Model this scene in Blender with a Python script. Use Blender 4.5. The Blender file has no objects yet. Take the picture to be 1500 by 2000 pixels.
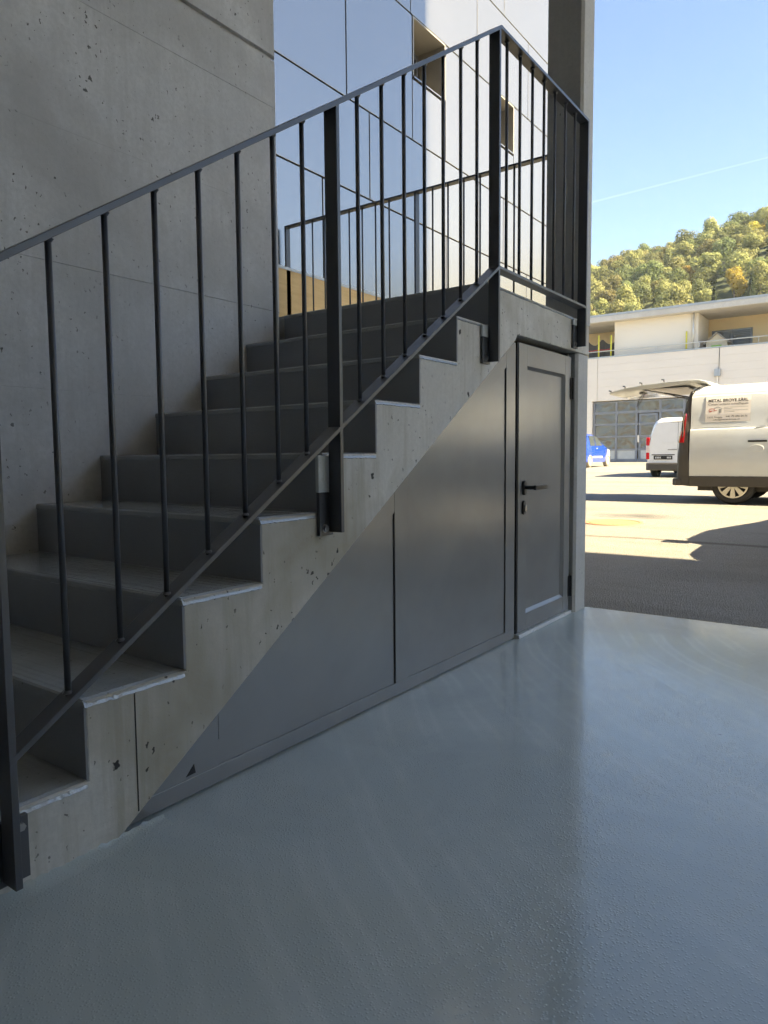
import bpy, bmesh, math, random
from mathutils import Vector, Matrix, noise
random.seed(7)
sc = bpy.context.scene
COL = sc.collection

# ------------------------------------------------------------------ camera
cam_d = bpy.data.cameras.new('camera'); cam = bpy.data.objects.new('camera', cam_d); COL.objects.link(cam)
RT = Vector((0.58675957, -0.80971619, -0.00853813)); UP = Vector((0.06916957, 0.03961257, 0.99681815)); FW = Vector((0.80680158, 0.58548316, -0.07925077))
CP = Vector((-0.84834, -1.45114, 0.90169))
cam.matrix_world = Matrix(((RT.x, UP.x, -FW.x, CP.x), (RT.y, UP.y, -FW.y, CP.y), (RT.z, UP.z, -FW.z, CP.z), (0, 0, 0, 1)))
cam_d.sensor_fit = 'VERTICAL'; cam_d.sensor_height = 36.0; cam_d.lens = 36.0 * 1375.58 / 2000.0
cam_d.clip_start = 0.02; cam_d.clip_end = 9000
sc.camera = cam
sc.render.resolution_x = 768; sc.render.resolution_y = 1024

# ------------------------------------------------------------------ sky, sun, exposure
SUN_ELEV = 42.0; SUN_A = -0.02          # light travels along +Y, a touch towards -X
world = bpy.data.worlds.new('World'); sc.world = world; world.use_nodes = True
wn = world.node_tree.nodes; wl = world.node_tree.links
bg = wn['Background']; skyn = wn.new('ShaderNodeTexSky'); skyn.sky_type = 'NISHITA'; skyn.sun_disc = False
skyn.sun_elevation = math.radians(SUN_ELEV); skyn.sun_rotation = math.pi + SUN_A
skyn.air_density = 1.0; skyn.dust_density = 0.8; skyn.ozone_density = 1.2; skyn.altitude = 450
bg.inputs['Strength'].default_value = 0.050
wl.new(skyn.outputs[0], bg.inputs['Color'])
sd = bpy.data.lights.new('sun', 'SUN'); sd.energy = 4.6; sd.angle = math.radians(0.53); sd.color = (1.0, 0.84, 0.54)
sun = bpy.data.objects.new('sun', sd); COL.objects.link(sun)
ldir = Vector((SUN_A, 1.0, -math.tan(math.radians(SUN_ELEV)))).normalized()
sun.rotation_euler = ldir.to_track_quat('-Z', 'Y').to_euler(); sun.location = (0, -30, 40)
vs = sc.view_settings
vs.view_transform = 'Standard'; vs.look = 'None'; vs.gamma = 1.0; vs.use_curve_mapping = False; vs.exposure = 2.72
cy = sc.cycles
cy.max_bounces = 6; cy.diffuse_bounces = 4; cy.glossy_bounces = 3; cy.transmission_bounces = 2; cy.transparent_max_bounces = 4
cy.use_adaptive_sampling = True; cy.adaptive_threshold = 0.04
cy.caustics_reflective = False; cy.caustics_refractive = False
cy.use_denoising = True; cy.denoising_prefilter = 'ACCURATE'; cy.denoising_quality = 'HIGH'; cy.sample_clamp_indirect = 6.0

# ------------------------------------------------------------------ mesh helpers
class MB:
    def __init__(s): s.v = []; s.f = []; s.m = []
    def add(s, vs, fs, mi=0):
        o = len(s.v); s.v += [tuple(p) for p in vs]; s.f += [tuple(i + o for i in f) for f in fs]; s.m += [mi] * len(fs); return s
    def box(s, x0, x1, y0, y1, z0, z1, mi=0):
        return s.add([(x0,y0,z0),(x1,y0,z0),(x1,y1,z0),(x0,y1,z0),(x0,y0,z1),(x1,y0,z1),(x1,y1,z1),(x0,y1,z1)],
                     [(0,3,2,1),(4,5,6,7),(0,1,5,4),(1,2,6,5),(2,3,7,6),(3,0,4,7)], mi)
    def prism(s, poly, axis, a, b, mi=0):
        # poly: 2d points; axis the extrusion axis (0 x: (y,z)), (1 y: (x,z)), (2 z: (x,y))
        n = len(poly)
        def P(q, t): return (t, q[0], q[1]) if axis == 0 else (q[0], t, q[1]) if axis == 1 else (q[0], q[1], t)
        ar = sum(poly[i][0] * poly[(i+1) % n][1] - poly[(i+1) % n][0] * poly[i][1] for i in range(n))
        if ar < 0: poly = poly[::-1]
        vs_ = [P(q, a) for q in poly] + [P(q, b) for q in poly]
        fs = [tuple(range(n)), tuple(range(2*n-1, n-1, -1))] + [(i, i+n, (i+1) % n + n, (i+1) % n) for i in range(n)]
        flip = (axis == 1) == (b > a)
        if flip: fs = fs
        else: fs = [f[::-1] for f in fs]
        return s.add(vs_, fs, mi)
    def tube(s, pts, r, n=10, mi=0, cap=True):
        pts = [Vector(p) for p in pts]; rs = r if isinstance(r, (list, tuple)) else [r] * len(pts)
        vs_ = []; fs = []
        for i, p in enumerate(pts):
            t = (pts[min(i+1, len(pts)-1)] - pts[max(i-1, 0)]).normalized()
            ref = Vector((0,0,1)) if abs(t.z) < 0.9 else Vector((1,0,0))
            u = t.cross(ref).normalized(); w = u.cross(t)
            for k in range(n):
                an = 2*math.pi*k/n; vs_.append(p + (u*math.cos(an) + w*math.sin(an)) * rs[i])
        for i in range(len(pts)-1):
            for k in range(n): fs.append((i*n+k, (i+1)*n+k, (i+1)*n+(k+1) % n, i*n+(k+1) % n))
        if cap: fs.append(tuple(range(n))); fs.append(tuple(range(len(pts)*n-1, (len(pts)-1)*n-1, -1)))
        return s.add(vs_, fs, mi)
    def grid(s, rows, mi=0, closed=False):
        m = len(rows[0]); vs_ = [p for r in rows for p in r]; fs = []
        for i in range(len(rows)-1):
            for k in range(m if closed else m-1): fs.append((i*m+k, i*m+(k+1) % m, (i+1)*m+(k+1) % m, (i+1)*m+k))
        return s.add(vs_, fs, mi)
    def mesh(s, name, mats, smooth=False):
        me = bpy.data.meshes.new(name); me.from_pydata(s.v, [], s.f)
        for m in (mats if isinstance(mats, (list, tuple)) else [mats]): me.materials.append(m)
        if any(s.m): me.polygons.foreach_set('material_index', s.m)
        if smooth: me.polygons.foreach_set('use_smooth', [True] * len(s.f))
        if len(s.f) < 4000 and name not in ('asphalt_yard', 'hillside', 'crown', 'tarpaulin', 'capping', 'floor_cove', 'tread', 'riser', 'landing_coating', 'advert_sign'):
            bm_ = bmesh.new(); bm_.from_mesh(me); bmesh.ops.recalc_face_normals(bm_, faces=bm_.faces); bm_.to_mesh(me); bm_.free()
        me.update(); return me

def tag(o, label=None, cat=None, group=None, kind=None):
    if label: o['label'] = label
    if cat: o['category'] = cat
    if group: o['group'] = group
    if kind: o['kind'] = kind
    return o
def link(name, me, parent=None, loc=None, bevel=0, seg=2, autosmooth=False):
    o = bpy.data.objects.new(name, me); COL.objects.link(o)
    if parent is not None:
        o.parent = parent
        off = Vector((0,0,0)); q = parent
        while q is not None: off += q.location; q = q.parent
        o.location = -off if loc is None else loc       # meshes of parts are given in place
    elif loc is not None: o.location = loc
    if bevel:
        b = o.modifiers.new('bevel', 'BEVEL'); b.width = bevel; b.segments = seg; b.limit_method = 'ANGLE'; b.angle_limit = math.radians(35)
    return o
def thing(name, loc, label, cat, group=None):
    o = bpy.data.objects.new(name, None); COL.objects.link(o); o.location = loc; o.empty_display_size = 0.1
    return tag(o, label, cat, group)
def part(name, mb, mat, parent, bevel=0, smooth=False, seg=2):
    return link(name, mb.mesh(name, mat, smooth), parent, bevel=bevel, seg=seg)

# ------------------------------------------------------------------ material helpers
class NT:
    def __init__(s, name):
        s.mat = bpy.data.materials.new(name); s.mat.use_nodes = True; s.t = s.mat.node_tree; s.n = s.t.nodes
        s.b = s.n['Principled BSDF']; s.out = s.n['Material Output']; s._tc = None
    def N(s, typ, **kw):
        n = s.n.new(typ)
        for k, v in kw.items():
            if k.startswith('i_'):
                key = k[2:]; key = int(key) if key.isdigit() else key.replace('_', ' ')
                s.S(n, key, v)
            else: setattr(n, k, v)
        return n
    def S(s, n, key, v):
        inp = n.inputs[key]
        if isinstance(v, bpy.types.NodeSocket): s.t.links.new(v, inp)
        elif isinstance(v, bpy.types.Node): s.t.links.new(v.outputs[0], inp)
        else:
            if inp.type == 'RGBA' and len(v) == 3: v = (*v, 1)
            inp.default_value = v
    def co(s, scale=(1,1,1), rot=(0,0,0), loc=(0,0,0), kind='Object'):
        if s._tc is None: s._tc = s.N('ShaderNodeTexCoord')
        return s.N('ShaderNodeMapping', i_Vector=s._tc.outputs[kind], i_Scale=scale, i_Rotation=rot, i_Location=loc).outputs[0]
    def noise(s, vec, scale, detail=4, rough=0.55, dist=0.0):
        return s.N('ShaderNodeTexNoise', i_Vector=vec, i_Scale=scale, i_Detail=detail, i_Roughness=rough, i_Distortion=dist).outputs[0]
    def ramp(s, fac, stops, interp='LINEAR'):
        r = s.N('ShaderNodeValToRGB', i_Fac=fac); e = r.color_ramp.elements; r.color_ramp.interpolation = interp
        while len(e) < len(stops): e.new(0.5)
        for i, (p, c) in enumerate(stops):
            e[i].position = p; c = (c, c, c) if isinstance(c, (int, float)) else c; e[i].color = (*c, 1)
        return r.outputs[0]
    def mix(s, fac, a, b, mode='MIX'):
        m = s.N('ShaderNodeMix', data_type='RGBA', blend_type=mode)
        for k, v in ((0, fac), (6, a), (7, b)):
            if isinstance(v, (bpy.types.NodeSocket, bpy.types.Node)): s.S(m, k, v)
            elif k == 0: m.inputs[0].default_value = v
            else: m.inputs[k].default_value = (*v, 1) if len(v) == 3 else v
        return m.outputs[2]
    def math(s, op, a, b=0.0, clamp=False):
        m = s.N('ShaderNodeMath', operation=op, use_clamp=clamp); s.S(m, 0, a); s.S(m, 1, b); return m.outputs[0]
    def bump(s, h, strength=0.3, dist=0.01, normal=None):
        b = s.N('ShaderNodeBump', i_Height=h, i_Strength=strength, i_Distance=dist)
        if normal is not None: s.S(b, 'Normal', normal)
        return b.outputs[0]
    def P(s, **kw):
        names = dict(col='Base Color', rough='Roughness', metal='Metallic', normal='Normal', spec='Specular IOR Level', coat='Coat Weight', coatr='Coat Roughness', trans='Transmission Weight', alpha='Alpha', ior='IOR')
        for k, v in kw.items(): s.S(s.b, names[k], v)
        return s.mat

def mat_concrete(name, c0=(0.50,0.49,0.46), stain=(0.36,0.33,0.25), stain_amt=0.35, holes=1.0, streak=0.4, scale=1.0, keep1=0.7, rad2=0.075, keep2=0.66, r1=0.15):
    m = NT(name); v = m.co()
    bn = m.N('ShaderNodeTexNoise', i_Vector=v, i_Scale=1.4*scale, i_Detail=4.0, i_Roughness=0.62, i_Distortion=0.4); big = bn.outputs[0]
    sep = m.N('ShaderNodeSeparateColor', i_Color=bn.outputs[1]); mid = m.noise(v, 8*scale, 4, 0.7)
    col = m.mix(m.ramp(big, [(0.3, 0.0), (0.72, 1.0)]), tuple(c*0.84 for c in c0), tuple(min(1, c*1.1) for c in c0))
    col = m.mix(m.math('MULTIPLY', m.ramp(mid, [(0.42, 0.0), (0.75, 1.0)]), 0.5), col, tuple(c*0.8 for c in c0))
    if streak > 0.12:
        st = m.noise(m.co(scale=(20*scale, 20*scale, 1.5*scale)), 1.0, 4, 0.65, 0.3)
        col = m.mix(m.math('MULTIPLY', m.math('MULTIPLY', m.ramp(st, [(0.48, 0.0), (0.66, 1.0)]), m.ramp(sep.outputs[1], [(0.36, 0.1), (0.6, 1.0)])), streak), col, stain)
    col = m.mix(m.math('MULTIPLY', m.ramp(sep.outputs[2], [(0.45, 0.0), (0.62, 1.0)]), stain_amt), col, stain)
    fn = m.noise(v, 55*scale, 3, 0.7)
    col = m.mix(m.math('MULTIPLY', m.ramp(fn, [(0.38, 1.0), (0.62, 0.0)]), 0.28), col, tuple(c*0.62 for c in c0))
    h = m.math('ADD', mid, m.math('MULTIPLY', fn, 0.6))
    if holes > 0:
        wc = m.N('ShaderNodeTexNoise', i_Vector=v, i_Scale=70.0*scale, i_Detail=1.0).outputs[1]
        wo = m.N('ShaderNodeVectorMath', operation='SCALE', i_0=m.N('ShaderNodeVectorMath', operation='SUBTRACT', i_0=wc, i_1=(0.5, 0.5, 0.5)).outputs[0], i_Scale=0.022/scale).outputs[0]
        def dots(sc_, r, keep, loc):
            vo = m.N('ShaderNodeTexVoronoi', i_Vector=m.N('ShaderNodeVectorMath', operation='ADD', i_0=m.co(loc=loc, scale=(1, 1, 0.72)), i_1=wo).outputs[0], i_Scale=sc_)
            rnd = m.N('ShaderNodeSeparateColor', i_Color=vo.outputs['Color']).outputs[0]
            rr = m.math('MULTIPLY', m.math('GREATER_THAN', rnd, keep), m.math('MULTIPLY', rnd, r))
            dd = m.math('ADD', vo.outputs['Distance'], m.math('MULTIPLY', m.math('SUBTRACT', mid, 0.5), r*2.4))
            return m.ramp(m.math('DIVIDE', dd, m.math('ADD', rr, 1e-5)), [(0.65, 1.0), (1.0, 0.0)])
        clus = m.ramp(sep.outputs[0], [(0.34, 0.12), (0.52, 1.0)])
        hs = m.math('MAXIMUM', m.math('MULTIPLY', dots(44*scale, r1, keep1, (0,0,0)), clus), m.math('MULTIPLY', dots(13*scale, rad2, keep2, (5.3,1.1,2.2)), m.ramp(sep.outputs[1], [(0.40, 0.0), (0.48, 1.0)])))
        hs = m.math('MULTIPLY', hs, holes, True)
        col = m.mix(hs, col, (0.035, 0.033, 0.03))
    return m.P(col=col, rough=0.72, normal=m.bump(h, 0.3, 0.004), spec=0.35)

def mat_paint(name, col, rough=0.4, metal=0.0, var=0.08, bump=0.0, bscale=200, coat=0.0, spec=0.5, rv=0.14):
    m = NT(name); v = m.co()
    n1 = m.noise(v, 3.0, 3, 0.6, 0.3); n2 = m.noise(v, 40, 1, 0.6)
    c = m.mix(m.ramp(n1, [(0.3, 0.0), (0.7, 1.0)]), tuple(x*(1-var) for x in col), tuple(min(1, x*(1+var)) for x in col))
    r = m.math('ADD', m.math('MULTIPLY', n2, rv), rough - rv/2)
    kw = dict(col=c, rough=r, metal=metal, spec=spec)
    if coat: kw.update(coat=coat, coatr=0.06)
    if bump: kw['normal'] = m.bump(m.noise(v, bscale, 1, 0.6), bump, 0.002)
    return m.P(**kw)
def mat_flat(name, col, rough=0.6, metal=0.0, spec=0.5):
    m = NT(name); v = m.co(); n1 = m.noise(v, 9, 4, 0.6)
    return m.P(col=m.mix(n1, tuple(x*0.9 for x in col), tuple(min(1, x*1.08) for x in col)), rough=rough, metal=metal, spec=spec)

M = {}
M['wall'] = mat_concrete('cast_concrete_wall', (0.64,0.645,0.65), (0.40,0.40,0.395), 0.6, 0.85, 0.35, keep1=0.5, rad2=0.10, keep2=0.6, r1=0.20)
M['stair'] = mat_concrete('cast_concrete_stair', (0.62,0.60,0.555), (0.29,0.255,0.175), 0.72, 1.0, 0.5, keep1=0.35, rad2=0.13, keep2=0.4, r1=0.22)
M['column'] = mat_concrete('cast_concrete_column', (0.50,0.50,0.49), (0.38,0.36,0.30), 0.35, 0.7, 0.35)
M['house_conc'] = mat_concrete('roof_concrete', (0.62,0.59,0.54), (0.5,0.46,0.4), 0.3, 0.0, 0.2, 0.3)
# floor coating: rolled epoxy with orange peel, faint swirls, sheen
m = NT('floor_coating'); v = m.co()
wv = m.N('ShaderNodeTexWave', wave_type='RINGS', rings_direction='Z', i_Vector=m.co(loc=(-4.6, 3.4, 0), scale=(1, 1.1, 1)), i_Scale=1.9, i_Distortion=4.5, i_Detail=2.0, i_Detail_Scale=0.45, i_Detail_Roughness=0.45).outputs['Fac']
sw = m.noise(v, 1.3, 4, 0.6, 1.2)
arcs = m.math('MULTIPLY', m.ramp(wv, [(0.45, 0.0), (0.80, 1.0), (0.97, 0.35)]), m.ramp(sw, [(0.42, 0.0), (0.62, 1.0)]))
c = m.mix(m.ramp(sw, [(0.3, 0.0), (0.7, 1.0)]), (0.375, 0.425, 0.42), (0.45, 0.50, 0.49))
c = m.mix(m.math('MULTIPLY', arcs, 0.32), c, (0.56, 0.60, 0.59))
vs2 = m.N('ShaderNodeTexVoronoi', i_Vector=v, i_Scale=7.0); sc2 = m.N('ShaderNodeSeparateColor', i_Color=vs2.outputs['Color'])
spot = m.math('MULTIPLY', m.ramp(m.math('DIVIDE', vs2.outputs['Distance'], m.math('MULTIPLY', sc2.outputs[1], 0.09)), [(0.5, 1.0), (1.0, 0.0)]), m.math('GREATER_THAN', sc2.outputs[0], 0.86))
c = m.mix(m.math('MULTIPLY', spot, 0.7), c, (0.13, 0.14, 0.14))
vo = m.N('ShaderNodeTexVoronoi', i_Vector=v, i_Scale=150.0); grit = m.ramp(vo.outputs['Distance'], [(0.0, 1.0), (0.5, 0.0)], 'EASE')
gm = m.ramp(m.noise(v, 3.0, 2, 0.6), [(0.3, 0.35), (0.7, 1.0)]); wav = m.noise(v, 9, 1, 0.5)
h = m.math('ADD', m.math('MULTIPLY', wav, 0.3), m.math('MULTIPLY', m.math('MULTIPLY', grit, gm), 0.5))
M['floor'] = m.P(col=c, rough=m.math('ADD', m.math('MULTIPLY', arcs, 0.10), 0.11), normal=m.bump(h, 0.5, 0.003), spec=0.95)
# the same coating brushed over the treads
m = NT('tread_coating'); v = m.co(); n1 = m.noise(v, 5, 5, 0.6, 0.5); n2 = m.noise(v, 180, 2, 0.5); n3 = m.noise(v, 40, 3, 0.6)
dk = m.ramp(m.noise(v, 70, 2, 0.5), [(0.7, 0.0), (0.76, 1.0)])
c = m.mix(m.ramp(n1, [(0.3, 0), (0.7, 1)]), (0.30, 0.315, 0.32), (0.36, 0.375, 0.375)); c = m.mix(m.math('MULTIPLY', dk, 0.7), c, (0.10, 0.10, 0.10))
M['tread'] = m.P(col=c, rough=0.13, normal=m.bump(m.math('ADD', n2, n3), 0.28, 0.003), spec=0.95)
M['riser'] = mat_paint('riser_coating', (0.25, 0.26, 0.275), 0.5, var=0.07, bump=0.25, bscale=120)
M['steel'] = mat_paint('anthracite_powder_coat', (0.068, 0.072, 0.082), 0.32, var=0.05, bump=0.08, bscale=300)
M['bolt'] = mat_paint('zinc_bolt', (0.30, 0.30, 0.30), 0.4, 0.8)
M['door'] = mat_paint('grey_door_lacquer', (0.185, 0.186, 0.182), 0.22, var=0.08, bump=0.03, bscale=4, rv=0.05, spec=0.9)
M['black'] = mat_flat('black_plastic', (0.012, 0.012, 0.014), 0.35)
M['dark'] = mat_flat('shade_joint_black', (0.01, 0.01, 0.01), 0.7)  # flat black for dark joints and for shade drawn into gaps and hollows
M['chrome'] = mat_flat('cylinder_steel', (0.6, 0.6, 0.6), 0.25, 1.0)
M['threshold'] = mat_paint('threshold_sealant', (0.55, 0.57, 0.57), 0.3)
M['jamb'] = mat_concrete('jamb_concrete', (0.36,0.33,0.27), (0.25,0.22,0.16), 0.4, 0.6, 0.6)
# facade cassettes: pale metallic lacquer
m = NT('facade_panel'); v = m.co(); n1 = m.noise(m.co(scale=(3.0, 1, 0.25)), 1.0, 3, 0.5); n2 = m.noise(v, 2.2, 3, 0.5)
c = m.mix(n2, (0.34, 0.34, 0.335), (0.37, 0.365, 0.36))
M['panel'] = m.P(col=c, metal=0.78, rough=m.math('ADD', m.math('MULTIPLY', n1, 0.05), 0.22), spec=0.6)
M['panel_back'] = mat_flat('facade_joint_black', (0.02, 0.02, 0.022), 0.6)
M['reveal'] = mat_paint('window_reveal_sheet', (0.42, 0.39, 0.34), 0.4, 0.3)
m = NT('ochre_wall'); v = m.co(); n = m.noise(m.co(scale=(1.2, 6, 16)), 2.0, 5, 0.65, 0.4); n2 = m.noise(v, 3, 4)
M['ochre'] = m.P(col=m.mix(m.ramp(n, [(0.3, 0), (0.7, 1)]), (0.66, 0.44, 0.19), m.mix(n2, (0.80, 0.58, 0.28), (0.74, 0.50, 0.22))), rough=0.8, normal=m.bump(n, 0.3, 0.01))
# asphalt
m = NT('asphalt'); v = m.co()
a1 = m.noise(v, 130, 2, 0.7); a2 = m.noise(v, 0.5, 4, 0.6, 0.5); a3 = m.noise(m.co(scale=(1, 0.18, 1)), 3.0, 3, 0.6)
vo = m.N('ShaderNodeTexVoronoi', i_Vector=v, i_Scale=95.0)
c = m.mix(m.ramp(a1, [(0.35, 0.0), (0.68, 1.0)]), (0.12, 0.115, 0.106), (0.37, 0.355, 0.325))
c = m.mix(m.math('MULTIPLY', m.ramp(a2, [(0.35, 0.0), (0.7, 1.0)]), 0.5), c, (0.27, 0.25, 0.21))
c = m.mix(m.math('MULTIPLY', m.ramp(a3, [(0.55, 0.0), (0.75, 1.0)]), 0.35), c, (0.13, 0.12, 0.10))
sepx = m.N('ShaderNodeSeparateXYZ', i_Vector=v)
seam = m.ramp(m.math('ABSOLUTE', m.math('ADD', m.math('SUBTRACT', sepx.outputs[0], 6.52), m.math('MULTIPLY', m.math('SUBTRACT', a2, 0.5), 0.5))), [(0.03, 0.75), (0.10, 0.0)])
c = m.mix(seam, c, (0.10, 0.085, 0.07))
pt = m.noise(m.co(scale=(0.55, 0.16, 1), loc=(2.0, 4.0, 0)), 1.0, 4, 0.65, 0.6)
c = m.mix(m.math('MULTIPLY', m.ramp(pt, [(0.50, 0.0), (0.60, 1.0)]), 0.45), c, (0.15, 0.135, 0.115))
# an oil stain that spreads beside the drain cover
geo = m.N('ShaderNodeNewGeometry'); pv = m.N('ShaderNodeVectorMath', operation='SUBTRACT', i_0=geo.outputs['Position'], i_1=(8.85, 1.35, 0.07)).outputs[0]
pv = m.N('ShaderNodeVectorMath', operation='MULTIPLY', i_0=pv, i_1=(1.25, 0.85, 0)).outputs[0]
dl = m.N('ShaderNodeVectorMath', operation='LENGTH', i_0=pv).outputs['Value']
oil = m.ramp(m.math('ADD', dl, m.math('MULTIPLY', m.noise(v, 2.5, 5, 0.65), 0.9)), [(0.55, 0.85), (1.05, 0.0)])
c = m.mix(oil, c, (0.075, 0.072, 0.075))
M['asphalt'] = m.P(col=c, rough=0.85, normal=m.bump(m.math('ADD', a1, vo.outputs['Distance']), 0.8, 0.012), spec=0.3)
M['rust'] = mat_flat('rusty_cast_iron', (0.36, 0.17, 0.09), 0.75)
# house
def mat_render(name, c0):
    m = NT(name); v = m.co(); n = m.noise(v, 0.6, 5, 0.6); f = m.noise(v, 30, 3)
    return m.P(col=m.mix(n, tuple(x*0.93 for x in c0), tuple(min(1, x*1.05) for x in c0)), rough=0.8, normal=m.bump(f, 0.2, 0.01))
M['cream'] = mat_render('cream_render', (0.80, 0.735, 0.63))
M['cream2'] = mat_render('warm_cream_render', (0.78, 0.62, 0.38))
M['parapet'] = mat_render('pale_parapet_cladding', (0.77, 0.70, 0.615))
M['zinc'] = mat_paint('zinc_sheet', (0.42, 0.43, 0.44), 0.4, 0.5)
M['railmetal'] = mat_paint('galvanised_tube', (0.62, 0.61, 0.58), 0.35, 0.5)
M['gframe'] = mat_paint('garage_frame_grey', (0.20, 0.21, 0.235), 0.4)
m = NT('garage_glass'); v = m.co(); n = m.noise(v, 1.6, 3, 0.5, 0.8)
M['glass'] = m.P(col=(0.13, 0.12, 0.11), rough=0.03, normal=m.bump(n, 0.5, 0.10), spec=1.0, metal=0.6)
M['yellow'] = mat_flat('yellow_paint', (0.78, 0.70, 0.08), 0.5)
M['red'] = mat_flat('red_rope', (0.6, 0.06, 0.05), 0.6)
M['blind'] = mat_flat('dark_blind', (0.07, 0.07, 0.075), 0.5)
M['net'] = mat_flat('dark_tarpaulin', (0.10, 0.09, 0.08), 0.8)
M['playwood'] = mat_flat('playhouse_board', (0.70, 0.60, 0.42), 0.7)
M['playroof'] = mat_flat('playhouse_roof', (0.30, 0.27, 0.22), 0.8)
M['playgreen'] = mat_flat('playhouse_green', (0.25, 0.50, 0.06), 0.6)
# vehicles
M['vanwhite'] = mat_paint('white_van_paint', (0.60, 0.61, 0.615), 0.22, var=0.03, coat=0.6)
M['vanwhite2'] = mat_paint('cool_white_van_paint', (0.78, 0.77, 0.77), 0.25, var=0.03, coat=0.5)
M['blue'] = mat_paint('blue_car_paint', (0.008, 0.045, 0.34), 0.22, var=0.05, coat=0.8)
M['trim'] = mat_flat('dark_bumper_plastic', (0.055, 0.047, 0.04), 0.55)
M['rubber'] = mat_flat('tyre_rubber', (0.03, 0.028, 0.026), 0.8)
M['beige'] = mat_flat('beige_tyre', (0.20, 0.17, 0.13), 0.85)  # pale beige tone for the small car's tyres
M['rim'] = mat_paint('silver_wheel_cover', (0.62, 0.58, 0.50), 0.3, 0.4)
M['lamp'] = mat_paint('red_tail_lamp', (0.55, 0.015, 0.02), 0.12, coat=1.0)
M['lampw'] = mat_paint('clear_tail_lamp', (0.75, 0.6, 0.55), 0.12, coat=1.0)
M['carglass'] = mat_flat('car_glass', (0.05, 0.06, 0.065), 0.04, 0.0, 1.0)
M['sign'] = mat_flat('magnetic_sign_sheet', (0.76, 0.70, 0.66), 0.4)
M['ink'] = mat_flat('black_ink', (0.03, 0.03, 0.03), 0.5)
M['inkred'] = mat_flat('red_ink', (0.45, 0.12, 0.10), 0.5)
M['inkgrey'] = mat_flat('grey_ink', (0.25, 0.25, 0.25), 0.5)
M['platewhite'] = mat_flat('plate_letters', (0.6, 0.6, 0.6), 0.5)
def mat_leaf(name, c0, c1, tr=0.38):
    m = NT(name); oi = m.N('ShaderNodeObjectInfo'); v = m.co(); n = m.noise(v, 0.35, 3, 0.6)
    c = m.mix(n, c0, c1); hs = m.N('ShaderNodeHueSaturation', i_Color=c, i_Hue=m.math('ADD', m.math('MULTIPLY', oi.outputs['Random'], 0.05), 0.475), i_Value=m.math('ADD', m.math('MULTIPLY', oi.outputs['Random'], 0.5), 0.75), i_Saturation=1.0).outputs[0]
    d = m.N('ShaderNodeBsdfDiffuse', i_Color=hs); t = m.N('ShaderNodeBsdfTranslucent', i_Color=hs)
    x = m.N('ShaderNodeMixShader', i_Fac=tr, i_1=d, i_2=t); m.t.links.new(x.outputs[0], m.out.inputs['Surface']); return m.mat
M['leaf_a'] = mat_leaf('yellow_green_leaves', (0.19, 0.20, 0.085), (0.29, 0.27, 0.115))
M['leaf_b'] = mat_leaf('mid_green_leaves', (0.12, 0.145, 0.065), (0.19, 0.20, 0.09))
M['leaf_c'] = mat_leaf('conifer_needles', (0.05, 0.066, 0.034), (0.085, 0.10, 0.05), 0.25)
M['leaf_d'] = mat_leaf('golden_leaves', (0.30, 0.24, 0.05), (0.40, 0.31, 0.08))
M['bark'] = mat_flat('bark', (0.20, 0.16, 0.12), 0.9)
M['forest_floor'] = mat_flat('undergrowth', (0.05, 0.06, 0.02), 0.9)
M['bandgrass'] = mat_flat('meadow', (0.08, 0.10, 0.03), 0.9)
M['ceil'] = mat_concrete('ceiling_concrete', (0.76,0.77,0.78), (0.5,0.48,0.44), 0.15, 0.0, 0.1)

# ------------------------------------------------------------------ large structure
R, T, ZB, W = 0.184, 0.27654, 0.362, 1.213
G = 0.0125
def gz(x): return G * max(0.0, x - 3.2)
# ground sheets
fl = MB(); fl.box(-9, 3.185, -9, 0.30, -0.2, 0.0)
tag(link('floor', fl.mesh('floor', M['floor'])), kind='structure')
asp = MB(); xs = [-70, 3.187, 30, 62]
asp.grid([[(x, y, gz(x) - 0.006) for x in xs] for y in (70, 0.25, -8.99, -90)])
tag(link('asphalt_yard', asp.mesh('asphalt_yard', M['asphalt'])), kind='structure')
def hill_z(x, y):
    if x < 60: return -0.6
    t = max(0.0, min(1.0, (x - 95) / 280.0))
    z = 0.3 + 0.02*(x - 60) + 83*(t*t*(3-2*t))*(1.0 + 0.0018*max(-60, min(60, 90 - y)))
    return z + 2.5*noise.noise((x*0.02, y*0.02, 0.3)) * min(1, max(0, (x-90)/60))
hm = MB(); hx = [-690, -400, -75, 60] + [60 + 12*i for i in range(1, 32)] + [520, 600, 690]
hy = [-690, -600, -500, -300] + [-200 + 16*i for i in range(31)] + [400, 550, 690]
hm.grid([[(x, y, hill_z(x, y)) for x in hx] for y in hy[::-1]])
tag(link('hillside', hm.mesh('hillside', M['forest_floor'], True)), kind='structure')

# unseen storeys added and slanted to shade the bay (above and right of the frame) and the ceiling of the bay
ub = thing('shading_storey', (-2, -8, 6.4), 'unseen pale concrete storeys added to shade the covered bay, right of the view', 'building')
b = MB(); b.prism([(-12, -15), (5.30 - SUN_A*17.45, -15), (5.30 - SUN_A*4.45, -2.0), (-12, -2.0)], 2, 6.4, 19); part('block', b, M['ceil'], ub)
b = MB(); b.box(-12, 3.19, -1.99, 0.25, 6.4, 6.8); b.box(-12, 1.92, 0.251, 1.6, 6.4, 6.8); part('bay_ceiling', b, M['ceil'], ub)
b = MB(); b.box(-9.0, 2.2, -6.3, -6.0, 0, 6.39); tag(link('shading_wall', b.mesh('shading_wall', M['ceil'])), 'unseen concrete wall added to dim the bay, right of the viewer', 'wall')  # added out of view to keep light out of the bay
b = MB(); b.box(-9.4, -9.0, -14, 1.6, 0, 6.39); tag(link('back_wall', b.mesh('back_wall', M['ceil'])), 'pale concrete wall closing the bay behind the viewer', 'wall')

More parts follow.
